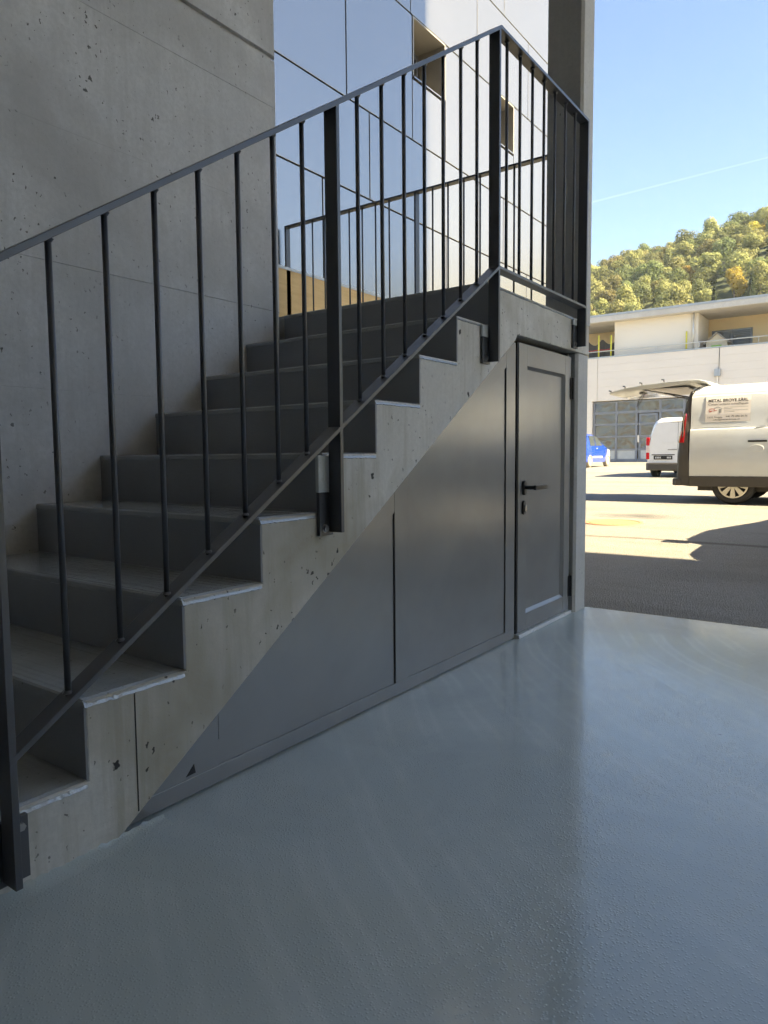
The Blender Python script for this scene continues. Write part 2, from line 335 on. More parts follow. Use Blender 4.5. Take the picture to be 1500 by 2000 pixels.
# concrete wall left of the stairs, cast in half-metre lifts
wt = thing('concrete_wall', (-3, W, 0), 'grey board-marked concrete wall rising behind the staircase', 'wall')
b = MB(); b.prism([(-9, W+0.022), (1.88, W+0.022), (1.9, W+0.03), (1.918, W+0.30), (-9, W+0.30)], 2, -0.1, 6.39); part('core', b, M['wall'], wt)
zs = [-0.1, 0.152, 0.656, 1.170, 1.661, 2.173, 2.692, 2.925]; jit = [0, 0.0012, -0.0008, 0.0016, -0.0004, 0.001, 0.0, 0.0]
def band(z0, z1, dy):
    b = MB(); y = W + dy
    b.prism([(-9, y), (1.898, y), (1.924, y+0.026), (1.924, W+0.0305), (-9, W+0.0305)], 2, z0, z1); part('concrete_lift', b, M['wall'], wt, bevel=0.0012)
for i in range(len(zs)-1): band(zs[i] + 0.0002, zs[i+1] - 0.0002, jit[i])
band(2.950, 3.45, 0.0); band(3.452, 4.1, 0.001); band(4.102, 4.9, 0.0); band(4.902, 6.38, 0.0)

# column at the end of the landing
ct = thing('concrete_column', (3.09, 0.1, 0), 'slim concrete column at the bay opening beside the grey door', 'column')
c2 = 0.014
def chbox(x0, x1, y0, y1, z0, z1): 
    b = MB(); b.prism([(x0+c2, y0), (x1-c2, y0), (x1, y0+c2), (x1, y1), (x0, y1), (x0, y0+c2)], 2, z0, z1); return b
part('lower_shaft', chbox(2.998, 3.170, 0.002, 0.20, -0.05, 1.462), M['column'], ct)
part('upper_shaft', chbox(3.008, 3.183, -0.004, 0.198, 1.630, 6.39), M['column'], ct)

# ------------------------------------------------------------------ staircase
st = thing('staircase', (0.9, 0.6, 0), 'grey coated concrete staircase with raw sawtooth side and landing', 'stairs')
prof = [(-T, -0.05), (-T, ZB - R)]
for i in range(0, 8):
    prof += [(i*T, ZB + (i-1)*R), (i*T, ZB + i*R)]
prof[2] = (0.0, ZB - R)
ZL = ZB + 7*R
# concrete flight: side polygon split into convex quads per step so the side face triangulates cleanly
SOF = lambda x: 0.67 * (x - 0.067)
fl_ = MB()
side = [(-T, -0.05), (-T, ZB-R-0.004)]
for i in range(7): side += [(i*T + 0.004, ZB+(i-1)*R-0.004), (i*T + 0.004, ZB+i*R-0.004)]
side += [(7*T + 0.004, ZB+6*R-0.004), (7*T+0.004, ZL-0.004), (3.168, ZL-0.004), (3.168, 1.468), (2.227, 1.461), (2.207, SOF(2.207)), (0.067, 0.0), (0.03, -0.05)]
fl_.prism(side, 1, 0.0, W - 0.001)
fo = part('flight', fl_, M['stair'], st, bevel=0.004, seg=2)
# landing slab running back behind the wall to the clad building
b = MB(); b.box(1.945, 3.245, W, 2.41, 1.40, ZL-0.004); b.box(3.169, 3.245, 0.21, W, 1.40, ZL-0.004); part('landing_slab', b, M['stair'], st)
# vertical construction joint on the side of the flight
b = MB(); b.box(0.128, 0.1305, -0.0015, 0.002, 0.05, ZB-0.02); part('construction_joint', b, M['dark'], st)
def rough_edge(x0, x1, y, z, n=26, amp=0.004, sd=0.0):
    return [(x0 + (x1-x0)*i/n, y, z + amp*noise.noise((x0*9 + i*0.9, sd, z*7))) for i in range(n+1)]
def tread(i, x0, x1, z, w, name='tread', xfrom=0.0):
    # coating skin: top, rounded nose, and the lip that runs over the raw side edge
    b = MB(); n = 26
    top_in = [(x0+(x1-x0)*k/n, w, z) for k in range(n+1)]; top_out = [(x0+(x1-x0)*k/n, 0.016, z + 0.0015*noise.noise((k*0.7, i, 0))) for k in range(n+1)]
    shoulder = [(x0+(x1-x0)*k/n, 0.002 + 0.002*noise.noise((k*0.8, i, 4.)), z - 0.006) for k in range(n+1)]
    lip = [(p[0], -0.0035, p[2]) for p in rough_edge(x0, x1, -0.003, z - 0.018, n, 0.003, i)]
    lipb = [(p[0], 0.002, p[2] - 0.002) for p in lip]
    b.grid([top_in, top_out, shoulder, lip, lipb])
    if name == 'tread' or True:
        nz = [(x0, w, z), (x0-0.003, w, z-0.005), (x0-0.0035, w, z-0.019), (x0+0.003, w, z-0.022)]
        b.grid([[(p[0], yy, p[2] + (0.0 if k != 2 else 0.003*noise.noise((yy*25, i, 1)))) for k, p in enumerate(nz)] for yy in [w - (w-0.002)*q/20 for q in range(21)]])
    return part(name, b, M['tread'], st, smooth=False)
def riser(i, x, z0, z1, w):
    b = MB(); b.box(x - 0.0015, x + 0.004, 0.0045, w, z0, z1)
    e = []
    for k in range(15): 
        zz = z0 + (z1-z0)*k/14; e.append([(x-0.002, 0.02, zz), (x-0.002, -0.0015, zz), (x+0.004+0.004*noise.noise((i*3, zz*40, 2)), -0.0025, zz), (x+0.006+0.004*noise.noise((i*3, zz*40, 2)), 0.002, zz)])
    b.grid(e[::-1]); part('riser', b, M['riser'], st)
for i in range(-1, 7):
    z = ZB + i*R
    tread(i, i*T, (i+1)*T, z, W-0.0005)
    riser(i, i*T, max(0.001, z - R + 0.0005), z - 0.020, W-0.0006)
riser(7, 7*T, ZL-R+0.0005, ZL-0.020, W-0.0006)
tread(7, 7*T, 3.165, ZL, W-0.0006, 'landing_coating')
b = MB(); b.box(1.945, 3.247, W, 2.412, ZL-0.0035, ZL); part('landing_coating', b, M['tread'], st)
# coating run up onto the foot of the flight
b = MB(); rows = []
for k in range(34):
    x = -0.27 + 0.47*k/33; h = 0.010 + 0.016*abs(noise.noise((k*0.5, 3, 1))); rows.append([(x, -0.045, 0.0003), (x, -0.012, 0.003), (x, -0.003, h*0.7), (x, 0.003, h)])
b.grid(rows); part('floor_cove', b, M['floor'], st, smooth=True)

# ------------------------------------------------------------------ stair railing
rl = thing('stair_railing', (0.9, -0.04, 0), 'anthracite steel railing with round bars along the staircase and landing', 'railing')
YR0, YR1, YC = -0.064, -0.014, -0.039
SL = 0.6615; ZH = 1.4015; HT = 2.672
def hz(x): return min(HT, ZH + SL*x)           # top of the handrail
xa = (HT - ZH)/SL
def bz(x): return min(1.700, 0.4395 + 0.6595*x)  # top of the bottom rail
xb = (1.700 - 0.4395)/0.6595
def bar(f, x0, xk, x1, th, name):
    b = MB(); d = th*1.10
    pts = [(x0, f(x0)), (xk, f(xk)), (x1, f(x1))]
    b.prism(pts + [(x1, f(x1)-th), (xk+0.003, f(xk)-th), (x0, f(x0)-th*1.2)], 1, YR0, YR1)
    return part(name, b, M['steel'], rl, bevel=0.0012)
bar(hz, -0.60, xa, 2.953, 0.0145, 'handrail')
bar(bz, -0.197, xb, 2.940, 0.0125, 'bottom_rail')
POSTS = [(-0.190, 0.040, hz(-0.19)-0.012), (0.846, 0.665, hz(0.846)-0.012), (1.911, 1.301, HT-0.0147), (2.9455, 1.487, HT-0.0147)]
for px, z0, z1 in POSTS:
    b = MB(); b.box(px-0.0075, px+0.0075, YR0+0.0005, YR1-0.0005, z0, z1); part('post', b, M['steel'], rl, bevel=0.0012)
me_bal = {}
def weld(x, z, s):
    b = MB(); n = 8; rr = [0.0122, 0.0098, 0.0072]; 
    b.grid([[(x + r*math.cos(a), YC + r*math.sin(a), z + s*q) for a in [2*math.pi*k/n for k in range(n)]] for r, q in zip(rr, (0.0, 0.003, 0.007))], closed=True); return b
bxs = [-0.057 + 0.1298*k for k in range(-3, 6)] + [0.7115] + [0.971 + 0.1305*k for k in range(7)] + [2.020 + 0.1312*k for k in range(7)]
for x in bxs:
    zb_, zt_ = bz(x) - 0.004, hz(x) - 0.010
    if x < -0.2: zb_ = 0.441 + 0.6595*x
    b = MB(); b.tube([(x, YC, zb_), (x, YC, zt_)], 0.0069, 12); o = part('baluster', b, M['steel'], rl, smooth=False)
    for p in o.data.polygons: p.use_smooth = len(p.vertices) == 4
    part('weld', weld(x, bz(x) + 0.0005, 1), M['steel'], o, smooth=True); part('weld', weld(x, hz(x) - 0.0165, -1), M['steel'], o, smooth=True)
# fixing plates behind the posts: dark steel, upper end caught by the floor coating
for px, zt, zm, zb_ in ((-0.19, 0.165, 0.165, 0.03), (0.846, 0.905, 0.79, 0.655), (1.911, 1.452, 1.405, 1.292), (2.9455, 1.632, 1.60, 1.478)):
    b = MB(); b.box(px-0.052, px+0.012, -0.0135, -0.0005, zb_, zm); pl = part('fixing_plate', b, M['steel'], rl, bevel=0.001)
    if zt > zm:
        b = MB(); b.box(px-0.056, px+0.012, -0.0150, -0.0004, zm+0.0005, zt); part('coated_plate_end', b, M['threshold'], rl, bevel=0.003)
    if px < 0: 
        b = MB(); b.box(px+0.013, px+0.048, -0.0135, -0.0005, zb_, zm); part('fixing_plate', b, M['steel'], rl, bevel=0.001)
        b = MB(); b.tube([(px+0.030, -0.0135, 0.145), (px+0.030, -0.024, 0.145)], 0.009, 6); part('bolt', b, M['bolt'], pl)
    b = MB(); b.tube([(px-0.028, -0.0136, zb_+0.022), (px-0.028, -0.022, zb_+0.022)], 0.010, 6); b.tube([(px-0.028, -0.0136, zb_+0.022), (px-0.028, -0.0155, zb_+0.022)], 0.014, 12); part('bolt', b, M['bolt'], pl)

# second railing across the back of the landing
r2 = thing('landing_railing', (3.22, 1.3, ZL), 'dark steel railing crossing the back of the landing to the clad building', 'railing')
def rb(x0, x1, y0, y1, z0, z1, n, bv=0.001): b = MB(); b.box(x0, x1, y0, y1, z0, z1); return part(n, b, M['steel'], r2, bevel=bv)
rb(3.198, 3.246, 0.206, 2.405, 2.648, 2.660, 'handrail'); rb(3.200, 3.244, 0.206, 2.389, 1.705, 1.716, 'bottom_rail')
rb(3.199, 3.245, 2.390, 2.405, 1.60, 2.6475, 'post'); rb(3.199, 3.245, 1.205, 1.218, 1.60, 2.6475, 'post')
for k in range(17):
    y = 2.14 - 0.1172*k
    if abs(y - 1.2115) < 0.03: continue
    b = MB(); b.tube([(3.222, y, 1.71), (3.222, y, 2.649)], 0.006, 10); o = part('baluster', b, M['steel'], r2)
    for p in o.data.polygons: p.use_smooth = len(p.vertices) == 4

# ------------------------------------------------------------------ metal cladding under the stairs
pn = thing('understair_cladding', (1.2, 0.05, 0), 'dark grey sheet-metal cladding filling the triangle below the stairs', 'panel')
YF, YI = 0.031, 0.040       # face of the frame and of the recessed infill
b = MB(); b.prism([(0.08, 0.004), (2.272, 0.004), (2.272, min(1.44, SOF(2.272) - 0.004)), (2.20, SOF(2.20)-0.004), (0.12, SOF(0.12)-0.004)], 1, YI+0.001, YI+0.02); part('backing_sheet', b, M['door'], pn)
def poly_part(name, poly, y0, y1, bv=0.0012, mat='door'): b = MB(); b.prism(poly, 1, y0, y1); return part(name, b, M[mat], pn, bevel=bv)
S1 = 0.002
poly_part('bottom_rail', [(0.085, 0.006), (2.272, 0.006), (2.272, 0.052), (0.075+0.052/0.67+S1, 0.052)], YF, YI)
poly_part('stile', [(1.262, 0.0522), (1.348, 0.0522), (1.348, SOF(1.348)-S1), (1.262, SOF(1.262)-S1)], YF+0.0004, YI)
poly_part('stile', [(2.176, 0.0522), (2.272, 0.0522), (2.272, 1.432), (2.213, SOF(2.207)-S1), (2.176, SOF(2.176)-S1)], YF+0.0004, YI)
# slim raking rail that follows the underside of the flight
def rake(x0, x1): poly_part('raking_rail', [(x0, SOF(x0)-0.105), (x1, SOF(x1)-0.105), (x1, SOF(x1)-S1), (x0, SOF(x0)-S1)], YF+0.0008, YI)
rake(0.41, 1.2615); poly_part('corner_gusset', [(0.075+0.0522/0.67+S1*2, 0.0522), (0.409, 0.0522), (0.409, SOF(0.409)-S1)], YF+0.0008, YI)
rake(1.3485, 2.1755)
poly_part('infill_panel', [(0.41, 0.0525), (1.2615, 0.0525), (1.2615, SOF(1.26)-0.106), (0.41, SOF(0.41)-0.106)], YI-0.002, YI+0.0008, 0)
poly_part('infill_panel', [(1.3485, 0.0525), (2.1755, 0.0525), (2.1755, SOF(2.1755)-0.106), (1.3485, SOF(1.3485)-0.106)], YI-0.002, YI+0.0008, 0)
for gx, gz1 in ((1.2615, SOF(1.26)-0.106), (2.1755, SOF(2.1755)-0.106)): poly_part('edge_shade', [(gx-0.0025, 0.054), (gx-0.0005, 0.054), (gx-0.0005, gz1), (gx-0.0025, gz1-0.003)], YI-0.005, YI-0.0025, 0, 'dark')  # dark strips drawn in for the shaded edge beside each stile
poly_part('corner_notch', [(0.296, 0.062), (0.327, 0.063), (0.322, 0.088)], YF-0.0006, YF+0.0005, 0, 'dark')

# ------------------------------------------------------------------ storage door
dr = thing('storage_door', (2.64, 0.06, 0), 'low grey metal door with black lever handle below the landing', 'door')
YD = 0.026; YDI = 0.042
def dp(name, x0, x1, z0, z1, y0, y1, mat='door', bv=0.0015): b = MB(); b.box(x0, x1, y0, y1, z0, z1); return part(name, b, M[mat], dr, bevel=bv)
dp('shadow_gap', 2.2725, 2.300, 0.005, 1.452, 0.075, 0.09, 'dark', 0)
dp('frame_post', 2.262, 2.2722, 0.003, 1.44, 0.0425, 0.09, 'dark', 0); dp('gap_shade', 2.2855, 2.2975, 0.022, 1.438, 0.030, 0.07, 'dark', 0)  # black strip by the door edge stands in for the gap's deep shade
X0, X1, Z0, Z1 = 2.298, 2.965, 0.022, 1.438
dp('stile', X0, 2.392, Z0, Z1, YD, 0.07); dp('stile', 2.884, X1, Z0, Z1, YD, 0.07)
dp('top_rail', 2.3922, 2.8838, 1.334, Z1, YD+0.0003, 0.07); dp('bottom_rail', 2.3922, 2.8838, Z0, 0.108, YD+0.0003, 0.07)
dp('infill_panel', 2.391, 2.885, 0.107, 1.335, YDI, 0.06, 'door', 0)
def bead(name, q):
    b = MB(); b.add(q + [(p[0], YDI+0.004, p[2]) for p in q], [(0,1,2,3), (7,6,5,4), (0,4,5,1), (1,5,6,2), (2,6,7,3), (3,7,4,0)]); part(name, b, M['door'], dr)
BX0, BX1, BZ0, BZ1, bw = 2.3925, 2.8835, 0.1085, 1.3335, 0.014
o1 = [(BX0, YD+0.002, BZ0), (BX1, YD+0.002, BZ0), (BX1, YD+0.002, BZ1), (BX0, YD+0.002, BZ1)]; i1 = [(BX0+bw, YDI-0.001, BZ0+bw), (BX1-bw, YDI-0.001, BZ0+bw), (BX1-bw, YDI-0.001, BZ1-bw), (BX0+bw, YDI-0.001, BZ1-bw)]
for k in range(4): bead('glazing_bead', [o1[k], o1[(k+1) % 4], i1[(k+1) % 4], i1[k]])
dp('threshold', 2.285, 2.975, 0.0, 0.018, 0.010, 0.085, 'threshold', 0.003)
dp('jamb', 2.972, 2.997, 0.0, 1.46, 0.050, 0.11, 'jamb', 0)
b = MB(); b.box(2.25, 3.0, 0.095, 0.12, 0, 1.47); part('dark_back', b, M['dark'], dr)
for z0, z1 in ((1.207, 1.324), (0.100, 0.217)):
    h = MB(); h.tube([(2.974, 0.018, z0), (2.974, 0.018, z1)], 0.0085, 12); h.box(2.952, 2.974, 0.0205, 0.0255, z0, z1); h.tube([(2.974, 0.018, (z0+z1)/2-0.002), (2.974, 0.018, (z0+z1)/2+0.002)], 0.0092, 12); part('hinge', h, M['black'], dr)
def oval(cx, cz, hw, hh, y0, y1):
    p = []
    for k in range(24):
        a = 2*math.pi*k/24; r = hw; p.append((cx + r*math.cos(a), cz + math.copysign(hh-hw, math.sin(a)) + r*math.sin(a)))
    b = MB(); b.prism(p, 1, y0, y1); return b
hd = part('handle', oval(2.352, 0.740, 0.0165, 0.036, 0.012, YD-0.0003), M['black'], dr, bevel=0.002)
b = MB(); b.tube([(2.352, 0.012, 0.742), (2.352, -0.036, 0.742)], 0.0095, 12); b.prism([(2.343, 0.731), (2.480, 0.732), (2.480, 0.7525), (2.343, 0.7535)], 1, -0.047, -0.034); part('lever', b, M['black'], hd, bevel=0.002)
es = part('lock_escutcheon', oval(2.352, 0.643, 0.0165, 0.035, 0.015, YD-0.0003), M['black'], dr, bevel=0.002)
part('cylinder', oval(2.354, 0.640, 0.0085, 0.0165, 0.009, 0.0149), M['chrome'], es, bevel=0.001)

# ------------------------------------------------------------------ clad building behind the stairs
FY = 2.45
cb = thing('metal_clad_building', (5.5, FY, 0), 'building clad in glossy pale metal panels with small square windows', 'building')
b = MB(); b.box(0.5, 9.18, FY+0.02, FY+6, 0, 9.0)
WIN = [(5.06, 5.66, 4.53, 5.085), (6.84, 7.262, 4.53, 5.085)]
core = MB()
zsplit = [0, 4.53, 5.085, 9.0]
core.box(0.5, 9.18, FY+0.02, FY+6, 0, 4.53); core.box(0.5, 9.18, FY+0.02, FY+6, 5.085, 9.0)
for x0, x1 in ((0.5, 5.06), (5.66, 6.84), (7.262, 9.18)): core.box(x0, x1, FY+0.02, FY+6, 4.5305, 5.0845)
for x0, x1, z0, z1 in WIN: core.box(x0+0.0005, x1-0.0005, FY+0.42, FY+6, z0+0.0005, z1-0.0005)
part('core', core, M['panel_back'], cb)
gp = 0.007
def cass(x0, x1, z0, z1):
    b = MB(); b.box(x0+gp, x1-gp, FY, FY+0.019, z0+gp, z1-gp); part('facade_panel', b, M['panel'], cb, bevel=0.003)
rows = [(2.36, 3.188, [1.73, 3.707, 5.68, 7.66, 9.2]), (3.188, 3.942, [1.7, 4.357, 7.0, 9.2]), (5.092, 6.005, [1.1, 3.05, 5.03, 6.345, 7.67, 9.2]), (6.005, 6.92, [1.7, 4.36, 7.0, 9.2]), (6.92, 7.83, [1.1, 3.7, 6.345, 9.2]), (1.5, 2.36, [5.2, 7.66, 9.2]), (0.4, 1.5, [5.2, 7.0, 9.2])]
for z0, z1, xs_ in rows:
    for a, c in zip(xs_[:-1], xs_[1:]): cass(a, c, z0, z1)
for a, c in ((1.7, 4.04), (4.04, 5.052), (5.668, 6.832), (7.268, 9.2)): cass(a, c, 3.942, 5.092)
for a, c in ((5.052, 5.668), (6.832, 7.268)): cass(a, c, 3.942, 4.515)
for x0, x1, z0, z1 in WIN:
    fr = MB(); y0, y1 = FY-0.004, FY+0.36; t = 0.012
    fr.box(x0, x0+t, y0, y1, z0+t, z1-t); fr.box(x1-t, x1, y0, y1, z0+t, z1-t); fr.box(x0, x1, y0, y1, z1-t, z1)
    w = part('window', fr, M['reveal'], cb)
    s = MB(); s.prism([(y0-0.006, z0-0.002), (y1, z0+0.016), (y1, z0+0.03), (y0-0.006, z0+0.010)], 0, x0+t+0.001, x1-t-0.001); part('sill', s, M['panel'], w)
    g = MB(); g.box(x0+t+0.001, x1-t-0.001, FY+0.34, FY+0.355, z0+0.031, z1-t-0.001); part('pane', g, M['glass'], w)
    g = MB(); g.box(x0+t+0.001, x0+0.06, FY+0.32, FY+0.339, z0+0.031, z1-t-0.001); g.box(x1-0.06, x1-t-0.001, FY+0.32, FY+0.339, z0+0.031, z1-t-0.001); g.box(x0+0.0605, x1-0.0605, FY+0.32, FY+0.339, z1-0.07, z1-t-0.001); part('frame', g, M['gframe'], w)
# low ochre wall in front of its foot
ow = thing('ochre_base_wall', (3.7, FY, 0), 'ochre base wall at the foot of the metal-clad building', 'wall')
b = MB(); b.box(2.0, 5.18, FY-0.06, FY-0.001, 0, 2.335); part('wall_body', b, M['ochre'], ow)
b = MB(); top = []
for k in range(80):
    x = 2.0 + 3.18*k/79; d = 0.006*noise.noise((k*0.9, 0, 0)); top.append([(x, FY-0.066, 2.330 + d*0.4), (x, FY-0.066, 2.352 + d), (x, FY-0.002, 2.356 + d)])
b.grid(top); part('capping', b, M['threshold'], ow)

# ------------------------------------------------------------------ house across the yard
HX = 39.5; H0 = gz(HX)
hs = thing('terraced_house', (HX+4, 2, H0), 'cream house with flat roof, balcony terrace and glazed garage front', 'house')
def hp(name, x0, x1, y0, y1, z0, z1, mat, parent=None, bv=0):
    b = MB(); b.box(x0, x1, y0, y1, z0, z1); return part(name, b, M[mat], parent or hs, bevel=bv)
GY0, GY1, GZ = 5.4, 12.90, 3.90
hp('ground_floor_wall', HX, HX+9, GY1, 20, H0-0.5, 3.93, 'cream'); hp('ground_floor_wall', HX, HX+9, -26, GY0, H0-0.5, 3.93, 'cream')
hp('workshop_interior', HX+5, HX+9, GY0+0.01, GY1-0.01, H0-0.5, 3.92, 'cream2')
hp('terrace_deck', HX+0.12, HX+9, -26, 20, 3.931, 6.20, 'cream')
# parapet cladding boards
nb = 6; z0 = 3.935; z1 = 6.37; dz = (z1 - z0)/nb
for k in range(nb):
    for ya, yb in ((-26, -12.01), (-11.99, -0.01), (0.01, 6.183), (6.197, 12.6), (12.62, 20)):
        hp('parapet_board', HX - 0.002 - 0.004*((k*7) % 3)/3, HX+0.119, ya, yb, z0 + k*dz + 0.0012, z0 + (k+1)*dz - 0.0012, 'parapet', bv=0.003)
hp('coping', HX-0.03, HX+0.16, -26, 20, 6.371, 6.44, 'zinc')
def htube(name, pts, r, mat, parent=None, n=8): b = MB(); b.tube(pts, r, n); return part(name, b, M[mat], parent or hs, smooth=True)
tr = htube('terrace_rail', [(HX+0.06, -26, 6.80), (HX+0.06, 20, 6.74)], 0.028, 'railmetal')
for y in (-20, -16, -12, -8, -4, -0.4, 2.2, 4.4, 7.2, 9.4, 13.3, 16): htube('rail_post', [(HX+0.06, y, 6.43), (HX+0.06, y, 6.76)], 0.018, 'railmetal', tr)
# upper storey
hp('upper_wall', HX+0.42, HX+4.5, 7.70, 11.80, 6.201, 8.36, 'cream')
hp('recess_back_wall', HX+3.0, HX+4.5, -9, 7.36, 6.201, 8.36, 'cream2'); hp('recess_side_wall', HX+0.44, HX+3.01, 7.36, 7.695, 6.201, 8.359, 'cream')
hp('upper_wall', HX+0.42, HX+4.5, -26, -9.01, 6.201, 8.36, 'cream')
hp('recess_back_wall', HX+3.4, HX+4.5, 11.81, 20, 6.201, 8.36, 'cream2')
rf = hp('roof_slab', HX-0.18, HX+10, -27, 20.5, 8.361, 8.66, 'house_conc', bv=0.01); hp('roof_edge_flashing', HX-0.20, HX+10.02, -27.02, 20.52, 8.661, 8.775, 'zinc', rf)
htube('downpipe', [(HX+0.30, 7.56, 6.44), (HX+0.30, 7.56, 8.36)], 0.05, 'railmetal')
b = MB(); b.box(HX+2.95, HX+2.999, 6.78, 6.90, 6.5, 7.5); part('service_hatch', b, M['zinc'], hs)
wi = hp('window', HX+2.90, HX+2.999, 5.12, 7.16, 6.25, 7.70, 'gframe')
for ya, yb in ((5.20, 6.08), (6.20, 7.08)):
    hp('pane', HX+2.885, HX+2.899, ya, yb, 6.32, 7.62, 'glass', wi)
    sl = MB()
    for k in range(13): sl.box(HX+2.865, HX+2.880, ya, yb, 6.40 + k*0.093, 6.455 + k*0.093)
    part('blind', sl, M['blind'], wi)
# meter box with conduit on the parapet
mbx = hp('meter_box', HX-0.16, HX-0.007, 6.10, 6.39, 4.90, 5.26, 'zinc', bv=0.01); hp('conduit', HX-0.09, HX-0.008, 6.205, 6.285, 3.95, 4.899, 'cream', mbx); htube('cable', [(HX-0.03, 6.19, 5.26), (HX-0.03, 6.19, 6.37)], 0.012, 'trim', mbx)
# glazed garage front
gd = hp('garage_front', HX+0.20, HX+0.23, GY0+0.01, GY1-0.02, 0.40, 0.62, 'gframe')
cols_ = [(12.76, 11.60), (11.48, 10.47), (10.35, 9.20), (9.07, 7.95), (7.83, 6.70), (6.58, 5.50)]
rows_ = [(0.62, 1.10), (1.20, 1.84), (1.94, 2.52), (2.64, 3.18), (3.32, 3.82)]
for yy0, yy1 in [(12.76, 12.88), (11.48, 11.60), (10.35, 10.47), (9.07, 9.20), (7.83, 7.95), (6.58, 6.70), (5.41, 5.50)]: hp('mullion', HX+0.17, HX+0.26, yy0, yy1, H0, GZ-0.005, 'gframe', gd)
for zz0, zz1 in [(1.10, 1.20), (1.84, 1.94), (2.52, 2.64), (3.18, 3.32), (3.82, 3.895)]:
    for ya, yb in cols_: hp('transom', HX+0.175, HX+0.255, yb+0.001, ya-0.001, zz0, zz1, 'gframe', gd)
for ci, (ya, yb) in enumerate(cols_):
    for ri, (zz0, zz1) in enumerate(rows_):
        if ci == 2 and ri < 4: continue
        b = MB(); t1 = 0.012*noise.noise((ci*1.7, ri*2.3, 0)); t2 = 0.012*noise.noise((ci*2.9, ri*1.3, 5)); x = HX+0.22
        b.add([(x+t1, yb+0.002, zz0+0.002), (x-t1, ya-0.002, zz0+0.002), (x-t1+t2, ya-0.002, zz1-0.002), (x+t1+t2, yb+0.002, zz1-0.002),
               (x+t1+0.012, yb+0.002, zz0+0.002), (x-t1+0.012, ya-0.002, zz0+0.002), (x-t1+t2+0.012, ya-0.002, zz1-0.002), (x+t1+t2+0.012, yb+0.002, zz1-0.002)], [(0,1,2,3),(7,6,5,4),(0,4,5,1),(1,5,6,2),(2,6,7,3),(3,7,4,0)])
        part('infill_panel' if ri == 0 else 'pane', b, M['zinc'] if ri == 0 else M['glass'], gd)
dl_ = hp('wicket_door', HX+0.21, HX+0.235, 9.26, 10.29, 0.47, 3.15, 'gframe', gd)
for ri, (zz0, zz1) in enumerate([(0.62, 1.12), (1.24, 1.80), (1.92, 2.48), (2.60, 3.02)]): hp('infill_panel' if ri == 0 else 'pane', HX+0.195, HX+0.209, 9.40, 10.15, zz0, zz1, 'zinc' if ri == 0 else 'glass', gd)
hp('pull_handle', HX+0.13, HX+0.17, 10.24, 10.33, 1.55, 1.95, 'cream', gd); 
# a few real things standing in the workshop behind the glass are left to reflection; yard side objects on the terrace:
def ypost(y, zt, label):
    b = MB(); b.tube([(HX+0.30, y, 6.205), (HX+0.30, y, zt)], 0.045, 8); o = link('yellow_post', b.mesh('yellow_post', M['yellow'], True)); return tag(o, label, 'post', 'yellow posts on the terrace')
ypost(12.66, 7.70, 'leftmost yellow post on the house terrace'); ypost(11.95, 7.65, 'yellow post at the left edge of the plain upper wall'); ypost(7.90, 7.42, 'yellow post beside the downpipe on the terrace')
b = MB(); b.tube([(HX+0.30, 14.2 - 0.20*k, 6.90 - 0.05*math.sin(math.pi*((14.2-0.2*k-11.95) % 0.72)/0.72)) for k in range(12)] + [(HX+0.30, 11.95, 6.93)], 0.02, 6)
tag(link('red_rope', b.mesh('red_rope', M['red'])), 'red rope strung between the yellow terrace posts', 'rope')
b = MB(); rowsn = []
for j in range(9):
    f = j/8; rowsn.append([(HX+1.2 + 0.06*math.sin(k*0.9), 11.86 + 1.7*k/20, 6.21 + f*(1.42 - 0.34*math.sin(math.pi*((k/20*1.9) % 1.0)))) for k in range(21)])
b.grid(rowsn); rowsn2 = [[(p[0]+0.03, p[1], p[2]) for p in r] for r in rowsn][::-1]; b.grid(rowsn2)
tag(link('tarpaulin', b.mesh('tarpaulin', M['net'], True)), 'dark tarpaulin hanging behind the yellow posts on the terrace', 'tarpaulin')
ph = thing('playhouse', (HX+1.2, 6.5, 6.2), 'small wooden playhouse with pitched roof on the terrace', 'playhouse')
b = MB(); b.prism([(5.98, 6.202), (7.02, 6.202), (7.02, 6.78), (6.50, 7.22), (5.98, 6.78)], 0, HX+0.8, HX+1.9); part('wall', b, M['playwood'], ph)
for s in (1, -1): b = MB(); b.prism([(6.50, 7.235), (6.50, 7.30), (6.50 + s*0.66, 6.72), (6.50 + s*0.66, 6.655)], 0, HX+0.68, HX+2.1); part('roof', b, M['playroof'], ph)
b = MB(); b.box(HX+0.775, HX+0.799, 6.25, 6.75, 6.30, 6.62); part('shutter', b, M['playgreen'], ph)

# ------------------------------------------------------------------ vehicles
def section(zb, zt, hw, tb, belt):
    h = zt - zb; bl = min(belt, zt - 0.10); up = zt - bl; k = min(1.0, up/0.5)
    L = [(hw*0.965, zb), (hw*0.99, zb + 0.12*h), (hw, zb + 0.5*(bl - zb)), (hw*0.988, bl), (hw - tb*0.45*k - 0.01, bl + up*0.45), (hw - tb*0.85*k - 0.02, bl + up*0.78), (hw - tb*k - 0.07, bl + up*0.93), (hw - tb*k - 0.16, zt - 0.012), (hw*0.45, zt)]
    return [(-a, z) for a, z in L] + [(a, z) for a, z in L[::-1]]
def loft(stations, tf):
    b = MB(); rows = [[tf(s, a, z) for a, z in section(*q)] for s, *q in stations]; b.grid(rows)
    n = len(rows[0]); o = 0
    b.add(rows[0], [tuple(range(n))]); b.add(rows[-1], [tuple(range(n-1, -1, -1))]); return b
